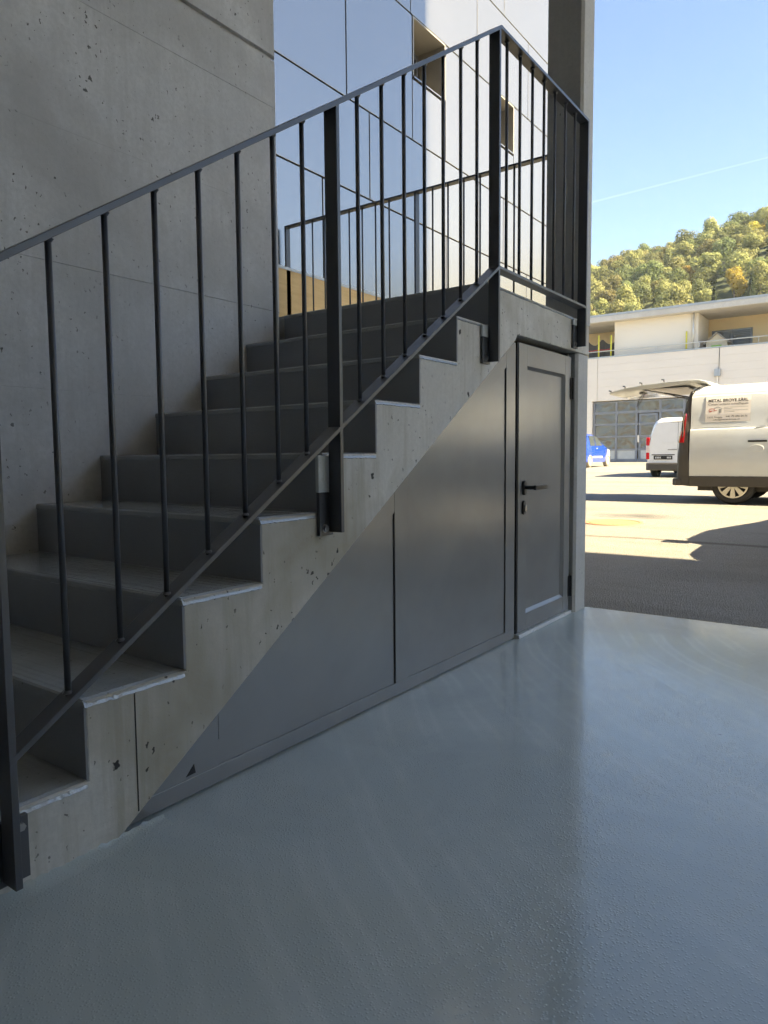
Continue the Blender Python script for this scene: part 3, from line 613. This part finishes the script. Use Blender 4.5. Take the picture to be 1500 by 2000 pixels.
def wheel(parent, c, ax, r, wdt, rim_r, mats, spokes=9, dish=1):
    # c centre of the outer face, ax outward unit axis
    c = Vector(c); ax = Vector(ax).normalized(); u = Vector((0,0,1)); w = ax.cross(u)
    def ring(rr, off, n=36): return [c + ax*off + (u*math.cos(2*math.pi*k/n) + w*math.sin(2*math.pi*k/n))*rr for k in range(n)]
    b = MB(); b.grid([ring(rim_r, -0.03), ring(rim_r+0.012, -0.004), ring((rim_r+r)/2, 0.004), ring(r-0.02, -0.008), ring(r, -0.035), ring(r, -wdt+0.03), ring(r-0.02, -wdt), ring(rim_r, -wdt)], closed=True)
    ty = part('tyre', b, mats[0], parent, smooth=True)
    b = MB(); b.grid([ring(rim_r, -0.012), ring(rim_r-0.022, -0.004), ring(rim_r-0.024, -0.03)], closed=True)
    for k in range(spokes):
        a = 2*math.pi*(k+0.5)/spokes; da = 0.19
        q = lambda rr, an, off: c + ax*off + (u*math.cos(an) + w*math.sin(an))*rr
        P_ = [q(0.04, a-0.5, 0.002), q(0.04, a+0.5, 0.002), q(rim_r-0.018, a+da, -0.006), q(rim_r-0.018, a-da, -0.006)]; Q_ = [p - ax*0.025 for p in P_]
        b.add(P_ + Q_, [(0,1,2,3),(7,6,5,4),(0,4,5,1),(1,5,6,2),(2,6,7,3),(3,7,4,0)])
    b.grid([ring(0.066, -0.004), ring(0.056, 0.008), ring(0.012, 0.010)], closed=True); part('rim', b, mats[1], ty)
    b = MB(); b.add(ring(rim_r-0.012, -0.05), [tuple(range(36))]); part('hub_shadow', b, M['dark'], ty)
def side_patch(poly, tf_side, proud=0.004):
    # a flat patch laid over the side skin: poly in (s, z); tf_side(s, z, proud) gives world
    a = [tf_side(s, z, proud) for s, z in poly]; c = [tf_side(s, z, -0.01) for s, z in poly]; n = len(poly); b = MB()
    b.add(a + c, [tuple(range(n)), tuple(range(2*n-1, n-1, -1))] + [(i, i+n, (i+1) % n + n, (i+1) % n) for i in range(n)]); return b

# --- delivery van with open tailgate
VG = gz(11.2); VX = 11.2
v1 = thing('delivery_van', (VX+0.98, -1.0, VG), 'white delivery van with lettered sign and raised tailgate', 'van')
# near-side skin as (inset from VX, height over ground)
skin = [(0.030, 0.44), (0.008, 0.60), (0.000, 0.76), (0.004, 0.93), (0.012, 1.06), (0.022, 1.165), (0.026, 1.180), (0.046, 1.192), (0.050, 1.215), (0.062, 1.42), (0.085, 1.62), (0.105, 1.705), (0.118, 1.715), (0.122, 1.735), (0.150, 1.80), (0.215, 1.865), (0.36, 1.892), (0.70, 1.905), (0.98, 1.908)]
def skin_d(z):
    for (a, za), (c, zc) in zip(skin[:-1], skin[1:]):
        if za <= z <= zc: return a + (c-a)*(z-za)/(zc-za+1e-9)
    return skin[0][0] if z < skin[0][1] else skin[-1][0]
def vsec(y, ktop=1.0, kin=0.0):
    L = [(VX + d + kin, y, VG + z*ktop if z > 0.9 else VG + z) for d, z in skin]
    return L + [(VX + 1.96 - (p[0]-VX), p[1], p[2]) for p in L[::-1][1:]]
b = MB(); rows = [vsec(1.235, 0.992), vsec(1.10, 0.997), vsec(0.5), vsec(-0.9), vsec(-1.9), vsec(-2.25, 0.985, 0.02)]
b.grid(rows); n = len(rows[0]); b.add(rows[0], [tuple(range(n))]); b.add(rows[-1], [tuple(range(n))])
bd = part('body', b, M['vanwhite'], v1, smooth=True); md = bd.modifiers.new('split', 'EDGE_SPLIT'); md.split_angle = math.radians(28)
def tfv(s, a, z): return (VX + 0.98 + a, s, VG + z)
b = loft([(-2.2, 0.30, 1.86, 0.97, 0.16, 1.1), (-2.75, 0.30, 1.40, 0.96, 0.10, 1.05), (-3.1, 0.30, 1.12, 0.94, 0.06, 1.0), (-3.5, 0.32, 0.98, 0.88, 0.04, 0.9), (-3.62, 0.38, 0.80, 0.80, 0.03, 0.7)], tfv); part('cab', b, M['vanwhite'], v1, smooth=True)
b = MB(); b.add([tfv(-2.30, -0.70, 1.80), tfv(-2.30, 0.70, 1.80), tfv(-2.78, 0.78, 1.405), tfv(-2.78, -0.78, 1.405), tfv(-2.31, -0.70, 1.82), tfv(-2.31, 0.70, 1.82), tfv(-2.80, 0.78, 1.425), tfv(-2.80, -0.78, 1.425)], [(0,1,2,3),(4,5,6,7)]); part('windscreen', b, M['carglass'], v1)
for z0, z1, y1, d in ((0.275, 0.436, 1.24, 0.0),):
    b = MB(); b.box(VX+0.012, VX+1.948, -3.3, 1.232, VG+z0, VG+z1); part('sill_cladding', b, M['trim'], v1, bevel=0.012)
b = MB(); b.box(VX+0.25, VX+1.71, -3.2, 1.15, VG+0.20, VG+0.274); part('underbody', b, M['trim'], v1)
# black rear pillars: outline (y, z) of the near one, front edge then rear edge
front = [(1.236, 0.275), (1.236, 0.44), (1.255, 0.80), (1.262, 1.00), (1.255, 1.25), (1.236, 1.72), (1.19, 1.81), (1.13, 1.86)]
rear = [(1.435, 0.30), (1.440, 0.44), (1.425, 0.75), (1.410, 1.00), (1.375, 1.35), (1.335, 1.62), (1.285, 1.79), (1.205, 1.855)]
for side in (0, 1):
    b = MB(); rr = []
    for (yf, zf), (yr, zr) in zip(front, rear):
        d = skin_d(max(0.44, zf)); x0 = d - 0.004; row = [(x0, yf, zf), (x0 + 0.006, (yf+yr)/2, (zf+zr)/2), (x0 + 0.03, yr - 0.03, zr), (x0 + 0.07, yr, zr), (x0 + 0.20, yr - 0.005, zr), (x0 + 0.20, yf, zf)]
        rr.append([((VX + p[0]) if side == 0 else (VX + 1.96 - p[0]), p[1], VG + p[2]) for p in row])
    if side: rr = rr[::-1]
    b.grid(rr, closed=True); nr = len(rr[0]); b.add(rr[0], [tuple(range(nr))]); b.add(rr[-1], [tuple(range(nr-1, -1, -1))]); pil = part('rear_pillar', b, M['trim'], v1)
    sx = (lambda x: VX + x) if side == 0 else (lambda x: VX + 1.96 - x)
    lm = MB(); zs_ = [0.975, 1.08, 1.20, 1.32, 1.44]; rws = []
    for z in zs_:
        t = (z-0.975)/0.465; yr = 1.412 - 0.075*t; yf = 1.325 - 0.022*t; d = skin_d(z) - 0.012
        rws.append([(sx(d), yf, VG+z), (sx(d+0.012), yr-0.02, VG+z), (sx(d+0.07), yr+0.012, VG+z), (sx(d+0.10), yr+0.010, VG+z), (sx(d+0.10), yf, VG+z)])
    lm.grid(rws if side == 0 else rws[::-1], closed=True); lm.add(rws[0], [tuple(range(5))]); lm.add(rws[-1], [tuple(range(5))]); lo = part('tail_lamp', lm, M['lamp'], pil)
    c_ = MB(); c_.box(min(sx(-0.0135+skin_d(1.2)), sx(0.0)), max(sx(-0.0135+skin_d(1.2)), sx(0.0)), 1.335, 1.352, VG+1.06, VG+1.40); part('lens_divider', c_, M['trim'], lo)
b = MB(); b.prism([(VX+0.02, 1.44), (VX+0.06, 1.50), (VX+1.9, 1.50), (VX+1.94, 1.44), (VX+1.9, 1.25), (VX+0.06, 1.25)], 2, VG+0.285, VG+0.40); part('rear_bumper', b, M['trim'], v1, bevel=0.02)
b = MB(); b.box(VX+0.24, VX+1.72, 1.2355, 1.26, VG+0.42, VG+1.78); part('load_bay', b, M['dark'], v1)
# tailgate, raised
tg = MB(); prof_t = [(1.02, 1.945), (1.14, 1.985), (1.30, 1.992), (1.60, 1.985), (2.00, 1.960), (2.30, 1.925), (2.52, 1.885), (2.60, 1.862)]
up_ = []; lo_ = []
for y, z in prof_t:
    th = 0.035 + 0.05*math.sin(math.pi*min(1, max(0, (y-1.0)/1.62)))
    inx = 0.14 + 0.05*max(0, (1.5-y)) + 0.16*max(0, (y-2.35))
    up_.append([(VX+inx, y, VG+z-0.012), (VX+inx+0.07, y, VG+z), (VX+0.98, y, VG+z+0.012), (VX+1.89-inx, y, VG+z), (VX+1.96-inx, y, VG+z-0.012)])
    lo_.append([(VX+inx, y, VG+z-0.020), (VX+inx+0.06, y, VG+z-th), (VX+0.98, y, VG+z-th-0.015), (VX+1.90-inx, y, VG+z-th), (VX+1.96-inx, y, VG+z-0.020)])
rows = [u + l[::-1] for u, l in zip(up_, lo_)]
tg.grid(rows[::-1], closed=True); tg.add(rows[0], [tuple(range(10))]); tg.add(rows[-1], [tuple(range(9, -1, -1))]); gt = part('tailgate', tg, M['vanwhite'], v1, smooth=True); md = gt.modifiers.new('split', 'EDGE_SPLIT'); md.split_angle = math.radians(30)
b = MB(); b.box(VX+0.55, VX+0.80, 2.13, 2.20, VG+1.84, VG+1.90); part('latch', b, M['black'], gt)
b = MB(); b.box(VX+0.3, VX+1.66, 1.35, 2.0, VG+1.865, VG+1.885); part('inner_trim', b, M['sign'], gt, bevel=0.004)
b = MB(); b.tube([(VX+0.62, 2.16, VG+1.84), (VX+0.62, 2.23, VG+1.72), (VX+0.63, 2.26, VG+1.62), (VX+0.64, 2.22, VG+1.66), (VX+0.66, 2.14, VG+1.84)], 0.007, 6); part('pull_strap', b, M['trim'], gt)
for xs_, ys_ in ((VX+0.22, 2.10), (VX+1.74, 2.02)):
    b = MB(); b.tube([(xs_, ys_, VG+1.89), (xs_, 1.70, VG+1.80)], 0.008, 8); b.tube([(xs_, 1.70, VG+1.80), (xs_, 1.28, VG+1.705)], 0.013, 8); part('gas_strut', b, M['black'], v1)
for yy, zz in ((2.36, 1.935), (2.08, 1.975), (2.60, 1.87), (1.72, 2.005)):
    b = MB(); b.tube([(VX+0.30, yy, VG+zz-0.03), (VX+0.30, yy+0.01, VG+zz+0.02), (VX+0.33, yy+0.05, VG+zz+0.03)], 0.012, 6); part('wiper_fitting', b, M['black'], gt)
for yw in (0.60, -2.55):
    wheel(v1, (VX+0.075, yw, VG+0.315), (-1, 0, 0), 0.318, 0.215, 0.222, (M['rubber'], M['rim']), 9); wheel(v1, (VX+1.885, yw, VG+0.315), (1, 0, 0), 0.318, 0.215, 0.222, (M['rubber'], M['rim']), 9)
b = MB(); b.tube([(VX+0.28, 0.60, VG+0.315), (VX+1.68, 0.60, VG+0.315)], 0.05, 8); b.tube([(VX+0.4, 0.25, VG+0.22), (VX+0.36, 0.36, VG+0.25)], 0.05, 8); part('axle', b, M['trim'], v1)
hb = MB(); hb.box(VX-0.022, VX-0.006, 0.130, 0.395, VG+0.965, VG+0.997); hd1 = part('door_handle', hb, M['black'], v1, bevel=0.006)
hb = MB(); pts = [(0.275 + 0.10*math.cos(a), 0.972 + 0.055*math.sin(a)) for a in [2*math.pi*k/20 for k in range(20)]]; hb.prism(pts, 0, VX-0.0045, VX+0.01); part('handle_cup', hb, M['vanwhite'], hd1, bevel=0.003)
# shut line of the sliding door that rises to the window corner
b = MB(); b.tube([(VX+0.028, 0.30, VG+1.185), (VX+0.036, 0.16, VG+1.20), (VX+0.052, 0.06, VG+1.27), (VX+0.060, 0.02, VG+1.42), (VX+0.090, -0.02, VG+1.66)], 0.007, 6); part('window_swage', b, M['vanwhite'], v1, smooth=True)
# magnetic sign with its print, following the leaning flank
def on_side(yv, z, pr=0.0): return Vector((VX + skin_d(z) - 0.006 - pr, yv, VG + z))
sy0, sy1, sz0, sz1 = 1.022, 0.380, 1.292, 1.700
b = MB(); rows = [[on_side(sy0 + (sy1-sy0)*k, z) for k in (0, 1)] for z in (sz0, 1.42, 1.55, 1.62, sz1)]; rows2 = [[p + Vector((0.004, 0, 0)) for p in r] for r in rows]
b.grid(rows); b.grid([r[::-1] for r in rows2]); sg = part('advert_sign', b, M['sign'], v1)
def text_part(txt, y_left, z_base, height, width, mat, name='lettering', bold=0.0):
    cu = bpy.data.curves.new('t', 'FONT'); cu.body = txt; cu.size = 1.0; cu.offset = bold; cu.resolution_u = 3
    to = bpy.data.objects.new('t', cu); COL.objects.link(to); dg = bpy.context.evaluated_depsgraph_get(); dg.update()
    me = bpy.data.meshes.new_from_object(to.evaluated_get(dg)); bpy.data.objects.remove(to); bpy.data.curves.remove(cu)
    xs_ = [v_.co.x for v_ in me.vertices]; x0, x1 = min(xs_), max(xs_)
    for v_ in me.vertices:
        fy = (v_.co.x - x0)/(x1 - x0); fz = v_.co.y/0.70
        v_.co = on_side(y_left - fy*width, z_base + fz*height, 0.0016)
    me.materials.clear(); me.materials.append(mat); o = link(name, me, sg); return o
text_part('METAL BROYE SÀRL', 0.985, 1.603, 0.046, 0.570, M['ink'], bold=0.022)
text_part('Constructions métalliques', 0.985, 1.553, 0.031, 0.570, M['ink'], bold=0.012)
text_part('1532 Fétigny', 0.985, 1.352, 0.025, 0.215, M['ink'], bold=0.012); text_part('+41 79 282 54 75', 0.725, 1.360, 0.025, 0.305, M['ink'], bold=0.012)
text_part('info@metal-broye.ch', 0.900, 1.316, 0.022, 0.375, M['ink'], bold=0.008)
def flatpart(polys, mat, name):
    b = MB()
    for p in polys: b.add([on_side(y, z, 0.0014) for y, z in p], [tuple(range(len(p)))])
    part(name, b, mat, sg)
flatpart([[(0.93 + 0.048*math.cos(a), 1.465 + 0.040*math.sin(a)) for a in [2*math.pi*k/20 for k in range(20)]][:11] + [(0.93 + 0.036*math.cos(a), 1.465 + 0.030*math.sin(a)) for a in [math.pi - math.pi*k/10 for k in range(11)]], [(0.97, 1.455), (0.85, 1.466), (0.85, 1.474), (0.97, 1.463)], [(0.965, 1.44), (0.93, 1.452), (0.93, 1.472), (0.965, 1.466)]], M['inkred'], 'emblem')
flatpart([[(0.905, 1.505), (0.845, 1.530), (0.78, 1.502), (0.785, 1.494), (0.845, 1.518), (0.90, 1.496)], [(0.828, 1.432), (0.790, 1.432), (0.790, 1.492), (0.828, 1.492)]], M['inkgrey'], 'emblem')
flatpart([[(0.755, z), (0.755 - w, z + 0.004), (0.755 - w, z + 0.010), (0.755, z + 0.006)] for z, w in ((1.512, 0.34), (1.488, 0.12), (1.464, 0.34), (1.440, 0.15))], M['inkgrey'], 'print_lines')

# --- small white van further back, rear towards us
g2 = gz(20.5)
v2 = thing('small_van', (22.6, 3.62, g2), 'small white van seen from behind with dark number plate', 'van')
def tf2(s, a, z): return (20.5 + s, 3.62 + a, g2 + z)
b = loft([(0.0, 0.40, 1.60, 0.82, 0.16, 0.85), (0.06, 0.32, 1.68, 0.868, 0.18, 0.85), (0.35, 0.28, 1.735, 0.88, 0.17, 0.85), (1.6, 0.26, 1.77, 0.885, 0.17, 0.85), (2.6, 0.26, 1.74, 0.885, 0.18, 0.88), (3.2, 0.26, 1.18, 0.87, 0.10, 0.9), (3.9, 0.28, 0.95, 0.82, 0.05, 0.85), (4.1, 0.35, 0.75, 0.74, 0.03, 0.7)], tf2)
bd = part('body', b, M['vanwhite2'], v2, smooth=True); md = bd.modifiers.new('split', 'EDGE_SPLIT'); md.split_angle = math.radians(40)
b = MB(); b.prism([(-0.10, 3.62-0.80), (-0.10, 3.62+0.80), (0.0, 3.62+0.885), (0.3, 3.62+0.89), (0.3, 3.62-0.89), (0.0, 3.62-0.885)], 2, g2+0.20, g2+0.42); b.v = [(p[0]+20.5, p[1], p[2]) for p in b.v]; part('rear_bumper', b, M['trim'], v2, bevel=0.03)
def rbox(name, a0, a1, z0, z1, s0, s1, mat, par=None, bv=0.004): b = MB(); b.box(20.5+s0, 20.5+s1, 3.62+a0, 3.62+a1, g2+z0, g2+z1); return part(name, b, M[mat], par or v2, bevel=bv)
for s in (1, -1):
    for z0, z1, mt in ((0.52, 0.72, 'lamp'), (0.725, 0.92, 'lampw'), (0.925, 1.16, 'lamp')):
        a0, a1 = sorted((s*0.785, s*0.885)); rbox('tail_lamp', a0, a1, z0, z1, -0.02, 0.16, mt, bv=0.015)
    a0, a1 = sorted((s*0.90, s*1.02)); mi_ = rbox('wing_mirror', a0, a1, 1.16, 1.32, 2.5, 2.6, 'vanwhite2', bv=0.02)
pr_ = rbox('number_plate', -0.02+0.16, 0.66, 0.515, 0.625, -0.018, -0.002, 'black')
for k, a in enumerate((0.60, 0.555, 0.515, 0.475, 0.275, 0.235, 0.195)):
    b = MB(); y = 3.62 + a; x = 20.5 - 0.0185; b.box(x-0.001, x, y-0.014, y+0.014, g2+0.545, g2+0.597); part('plate_character', b, M['platewhite'], pr_)
rbox('plate_recess', 0.08, 0.72, 0.64, 0.665, -0.014, -0.002, 'trim'); rbox('door_handle', 0.02, 0.27, 0.79, 0.805, -0.02, -0.002, 'trim'); rbox('door_crease', -0.4, 0.42, 0.995, 1.01, -0.012, -0.002, 'vanwhite2'); rbox('door_gap', -0.004, 0.004, 0.43, 1.58, -0.004, -0.001, 'dark', bv=0); rbox('brake_lamp', -0.20, 0.20, 1.585, 1.605, -0.012, 0.03, 'trim')
for s in (1, -1):
    for xs_ in (0.62, 3.3): wheel(v2, (20.5+xs_, 3.62+s*0.86, g2+0.30), (0, s, 0), 0.30, 0.20, 0.20, (M['rubber'], M['rim']), 7)
b = MB(); b.box(20.6, 23.8, 3.1, 4.1, g2+0.18, g2+0.27); part('underbody', b, M['trim'], v2)

# --- blue hatchback by the garage
g3 = gz(30)
cr = thing('small_car', (30.1, 9.98, g3), 'small blue hatchback parked in front of the garage', 'car')
def tf3(s, a, z): return (28.35 + s, 9.98 + a, g3 + z)
b = loft([(0.0, 0.35, 0.80, 0.66, 0.04, 0.72), (0.10, 0.25, 1.00, 0.76, 0.06, 0.85), (0.35, 0.22, 1.38, 0.785, 0.15, 0.90), (0.75, 0.22, 1.475, 0.79, 0.16, 0.90), (1.50, 0.22, 1.46, 0.79, 0.16, 0.90), (1.80, 0.22, 1.33, 0.79, 0.15, 0.90), (2.42, 0.22, 0.98, 0.785, 0.06, 0.88), (3.0, 0.24, 0.84, 0.75, 0.03, 0.76), (3.38, 0.28, 0.68, 0.66, 0.02, 0.6), (3.45, 0.34, 0.55, 0.58, 0.02, 0.5)], tf3)
bd = part('body', b, M['blue'], cr, smooth=True); md = bd.modifiers.new('split', 'EDGE_SPLIT'); md.split_angle = math.radians(45)
def side3(s, z, pr): 
    k = max(0.0, (z-0.90)/0.56); return (28.35 + s, 9.98 - (0.782 - 0.145*k - 0.012*min(1, k*6)) - pr, g3 + z)
part('window', side_patch([(0.62, 0.93), (1.28, 0.93), (1.28, 1.36), (0.72, 1.36)], side3, 0.012), M['carglass'], cr); part('window', side_patch([(1.36, 0.93), (2.20, 0.95), (1.66, 1.33), (1.36, 1.36)], side3, 0.012), M['carglass'], cr)
part('side_strip', side_patch([(0.85, 0.40), (2.15, 0.40), (2.15, 0.49), (0.85, 0.49)], side3, 0.018), M['zinc'], cr); part('door_handle', side_patch([(1.30, 0.80), (1.48, 0.80), (1.48, 0.84), (1.30, 0.84)], side3, 0.025), M['zinc'], cr)
part('front_wing_panel', side_patch([(2.75, 0.36), (3.16, 0.36), (3.10, 0.74), (2.86, 0.80)], side3, 0.0), M['cream'], cr)
b = MB(); b.box(28.30, 28.40, 9.98-0.72, 9.98+0.72, g3+0.30, g3+0.52); part('rear_bumper', b, M['vanwhite2'], cr, bevel=0.03); b = MB(); b.box(28.40, 28.47, 9.98-0.775, 9.98-0.66, g3+0.66, g3+0.92); part('tail_lamp', b, M['lampw'], cr, bevel=0.01)
for s in (1, -1):
    for xs_ in (0.62, 2.92): wheel(cr, (28.35+xs_, 9.98+s*0.80, g3+0.275), (0, s, 0), 0.275, 0.17, 0.175, (M['beige'], M['rim']), 8)

# --- pickup out of view on the right; only its shadow lies on the yard
g4 = gz(7.2)
pk = thing('pickup_truck', (7.4, -2.15, g4), 'pickup truck right of the view whose shadow curves over the asphalt', 'truck')
def tf4(s, a, z): return (s, -2.15 + a, g4 + z)
part('bed', loft([(5.18, 0.45, 0.80, 0.86, 0.02, 0.7), (5.28, 0.40, 0.92, 0.90, 0.02, 0.8), (5.42, 0.40, 1.05, 0.90, 0.02, 0.9), (5.65, 0.40, 1.14, 0.90, 0.02, 0.95), (5.90, 0.40, 1.17, 0.90, 0.02, 0.95), (6.30, 0.40, 1.19, 0.90, 0.02, 0.95)], tf4), M['vanwhite'], pk, smooth=True)
part('cab', loft([(6.301, 0.35, 1.22, 0.90, 0.10, 0.95), (6.46, 0.35, 1.48, 0.90, 0.13, 0.95), (6.75, 0.35, 1.56, 0.90, 0.14, 0.95), (7.55, 0.35, 1.55, 0.90, 0.14, 0.95), (8.1, 0.35, 1.38, 0.90, 0.12, 0.95), (8.75, 0.35, 1.10, 0.90, 0.06, 0.92), (9.7, 0.38, 0.96, 0.88, 0.03, 0.85), (9.95, 0.45, 0.80, 0.80, 0.02, 0.7)], tf4), M['vanwhite'], pk, smooth=True)
b = MB(); b.box(6.36, 6.60, -1.50, -1.28, g4+1.46, g4+1.50); b.box(6.44, 6.50, -1.40, -1.34, g4+1.20, g4+1.47); part('light_bar', b, M['trim'], pk)
for s in (1, -1):
    for xs_ in (5.75, 9.0): wheel(pk, (xs_, -2.15+s*0.90, g4+0.36), (0, s, 0), 0.36, 0.22, 0.22, (M['rubber'], M['rim']), 7)

# ------------------------------------------------------------------ small things on the yard and in the sky
dc = thing('drain_cover', (7.86, 1.36, gz(7.86)), 'rusty round drain cover set in the asphalt', 'drain cover')
zc = gz(7.86)
def rot(b): b.v = [(p[0], p[1], p[2] + G*(p[0]-7.86)) for p in b.v]; return b
b = MB(); n = 40; ring = lambda r, z: [(7.86 + r*math.cos(2*math.pi*k/n), 1.36 + r*math.sin(2*math.pi*k/n), zc + z) for k in range(n)]
b.grid([ring(0.36, -0.004), ring(0.355, 0.004), ring(0.315, 0.004), ring(0.312, -0.002)], closed=True); part('ring', rot(b), M['rust'], dc)
b = MB(); b.add(ring(0.308, 0.0), [tuple(range(n))])
for k in range(-6, 7):
    y = k*0.045; hw = math.sqrt(max(0.0, 0.29**2 - y*y)); b.box(7.86-hw, 7.86+hw, 1.36+y-0.010, 1.36+y+0.010, zc-0.001, zc+0.005)
part('lid', rot(b), M['rust'], dc)
m = NT('contrail_ice'); m.n.remove(m.b); pv_ = m.N('ShaderNodeVolumePrincipled', i_Color=(0.95, 0.95, 0.95, 1), i_Density=0.0045); m.t.links.new(pv_.outputs[0], m.out.inputs['Volume'])
def ray(px, py): return (FW + RT*((px-750)/1375.58) - UP*((py-1000)/1375.58))
A = CP + ray(1120, 404)*3600; B = CP + ray(1640, 272)*2900
b = MB(); b.tube([A + (B-A)*k/14 for k in range(15)], [6.0 - 0.18*k for k in range(15)], 10); tag(link('contrail', b.mesh('contrail', m.mat, True)), 'faint white contrail crossing the blue sky', 'contrail')

# ------------------------------------------------------------------ wood on the hillside
def crown_round(seed, h=12.0, r=4.6, n=2600):
    rnd = random.Random(seed); b = MB(); blobs = []
    for k in range(9):
        a = rnd.uniform(0, 6.283); rr = r*rnd.uniform(0.2, 0.62); z = h*rnd.uniform(0.34, 0.84); blobs.append((rr*math.cos(a), rr*math.sin(a), z, r*rnd.uniform(0.34, 0.6)))
    blobs.append((0, 0, h*0.80, r*0.5))
    for k in range(n):
        bx, by, bz_, br = rnd.choice(blobs); d = Vector((rnd.gauss(0,1), rnd.gauss(0,1), rnd.gauss(0,1))).normalized(); p = Vector((bx, by, bz_)) + d*br*rnd.uniform(0.72, 1.05)
        nrm = (d + Vector((rnd.gauss(0,.28), rnd.gauss(0,.28), rnd.gauss(0,.28)))).normalized(); u = nrm.orthogonal().normalized(); w = nrm.cross(u); s = rnd.uniform(0.18, 0.40)
        b.add([p + u*s, p + w*s*0.8, p - u*s, p - w*s*0.8], [(0,1,2,3)])
    return b
def crown_cone(seed, h=18.0, r=3.3, n=1800):
    rnd = random.Random(seed); b = MB()
    for k in range(n):
        f = rnd.random()**0.72; lay = (math.floor(f*11) + rnd.random()*1.0)/11; z = h*(0.14 + 0.86*(1-lay)); rr = r*lay*rnd.uniform(0.35, 1.05); a = rnd.uniform(0, 6.283)
        p = Vector((rr*math.cos(a), rr*math.sin(a), z - rr*0.28)); o_ = Vector((math.cos(a), math.sin(a), -0.45)).normalized(); w = Vector((-math.sin(a), math.cos(a), 0)); s = rnd.uniform(0.3, 0.7)
        b.add([p - o_*s, p + w*s*0.42, p + o_*s, p - w*s*0.42], [(0,1,2,3)])
    return b
def trunk(h, r): b = MB(); b.tube([(0,0,-1.0), (0.05,0,h*0.3), (0.15,0.1,h*0.65), (0.1,0.1,h*0.9)], [r, r*0.8, r*0.5, r*0.12], 7); return b
tm_r = trunk(11, 0.28).mesh('trunk', M['bark'], True); tm_c = trunk(17.5, 0.26).mesh('trunk', M['bark'], True)
crA = [crown_round(s).mesh('crown', M['leaf_a']) for s in (1, 2, 3)]; crB = [crown_round(s, 12.5, 4.8).mesh('crown', M['leaf_b']) for s in (4, 5, 6)]
crC = [crown_cone(s).mesh('crown', M['leaf_c']) for s in (7, 8)]; crD = [crown_round(9, 11, 4.4).mesh('crown', M['leaf_d'])]
KIND = {'a': ('broadleaf_tree', crA, tm_r, 'yellow-green broadleaf tree', 'yellow-green broadleaf trees'),
        'b': ('broadleaf_tree', crB, tm_r, 'mid green broadleaf tree', 'mid green broadleaf trees'),
        'c': ('conifer_tree', crC, tm_c, 'dark conifer among broadleaf trees', 'dark conifers'),
        'd': ('broadleaf_tree', crD, tm_r, 'golden autumn tree', 'golden trees')}
rnd = random.Random(21); cnt = {k: 0 for k in 'abcd'}
def plant(x, y, k, s):
    nm, crowns, tmesh, lab, grp = KIND[k]
    t = bpy.data.objects.new(nm, tmesh); COL.objects.link(t); t.location = (x, y, hill_z(x, y) - 0.3); t.rotation_euler = (0, 0, rnd.uniform(0, 6.28)); t.scale = (s*rnd.uniform(0.9, 1.15), s*rnd.uniform(0.9, 1.15), s*rnd.uniform(0.88, 1.15)); zone = 'just above the house roof' if x < 195 else 'midway up the wooded hill' if x < 295 else 'along the wooded ridge'; side = 'right' if y/x < 0.19 else 'middle' if y/x < 0.29 else 'left'; tag(t, lab + ' ' + zone + ', ' + side, 'tree', grp + ' ' + zone + ', ' + side)
    c = bpy.data.objects.new('crown', rnd.choice(crowns)); COL.objects.link(c); c.parent = t; cnt[k] += 1
x = 128.0
while x < 392:
    sp = 7.3 + (x-128)*0.009; y = x*0.03
    while y < x*0.44:
        xx = x + rnd.uniform(-2.6, 2.6); yy = y + rnd.uniform(-2.4, 2.4); q = noise.noise((xx*0.022, yy*0.03, 2.0)); u = rnd.random()
        k = 'c' if x < 255 and q + 0.5*(u-0.5) > 0.16 else ('a' if u < 0.55 else 'b' if u < 0.93 else 'd')
        if cnt[k] < 296: plant(xx, yy, k, rnd.uniform(0.62, 1.08) * (1.0 if k != 'c' else 0.74))
        y += sp*rnd.uniform(0.85, 1.2)
    x += sp*0.95
print('trees', cnt)

# ------------------------------------------------------------------ thin autumn haze over the valley
m = NT('thin_haze'); m.n.remove(m.b); pv_ = m.N('ShaderNodeVolumePrincipled', i_Color=(0.80, 0.90, 1.0, 1), i_Density=0.00016); m.t.links.new(pv_.outputs[0], m.out.inputs['Volume'])
b = MB(); b.box(-700, 700, -700, 700, -1.8, 150); tag(link('haze', b.mesh('haze', m.mat)), kind='stuff')
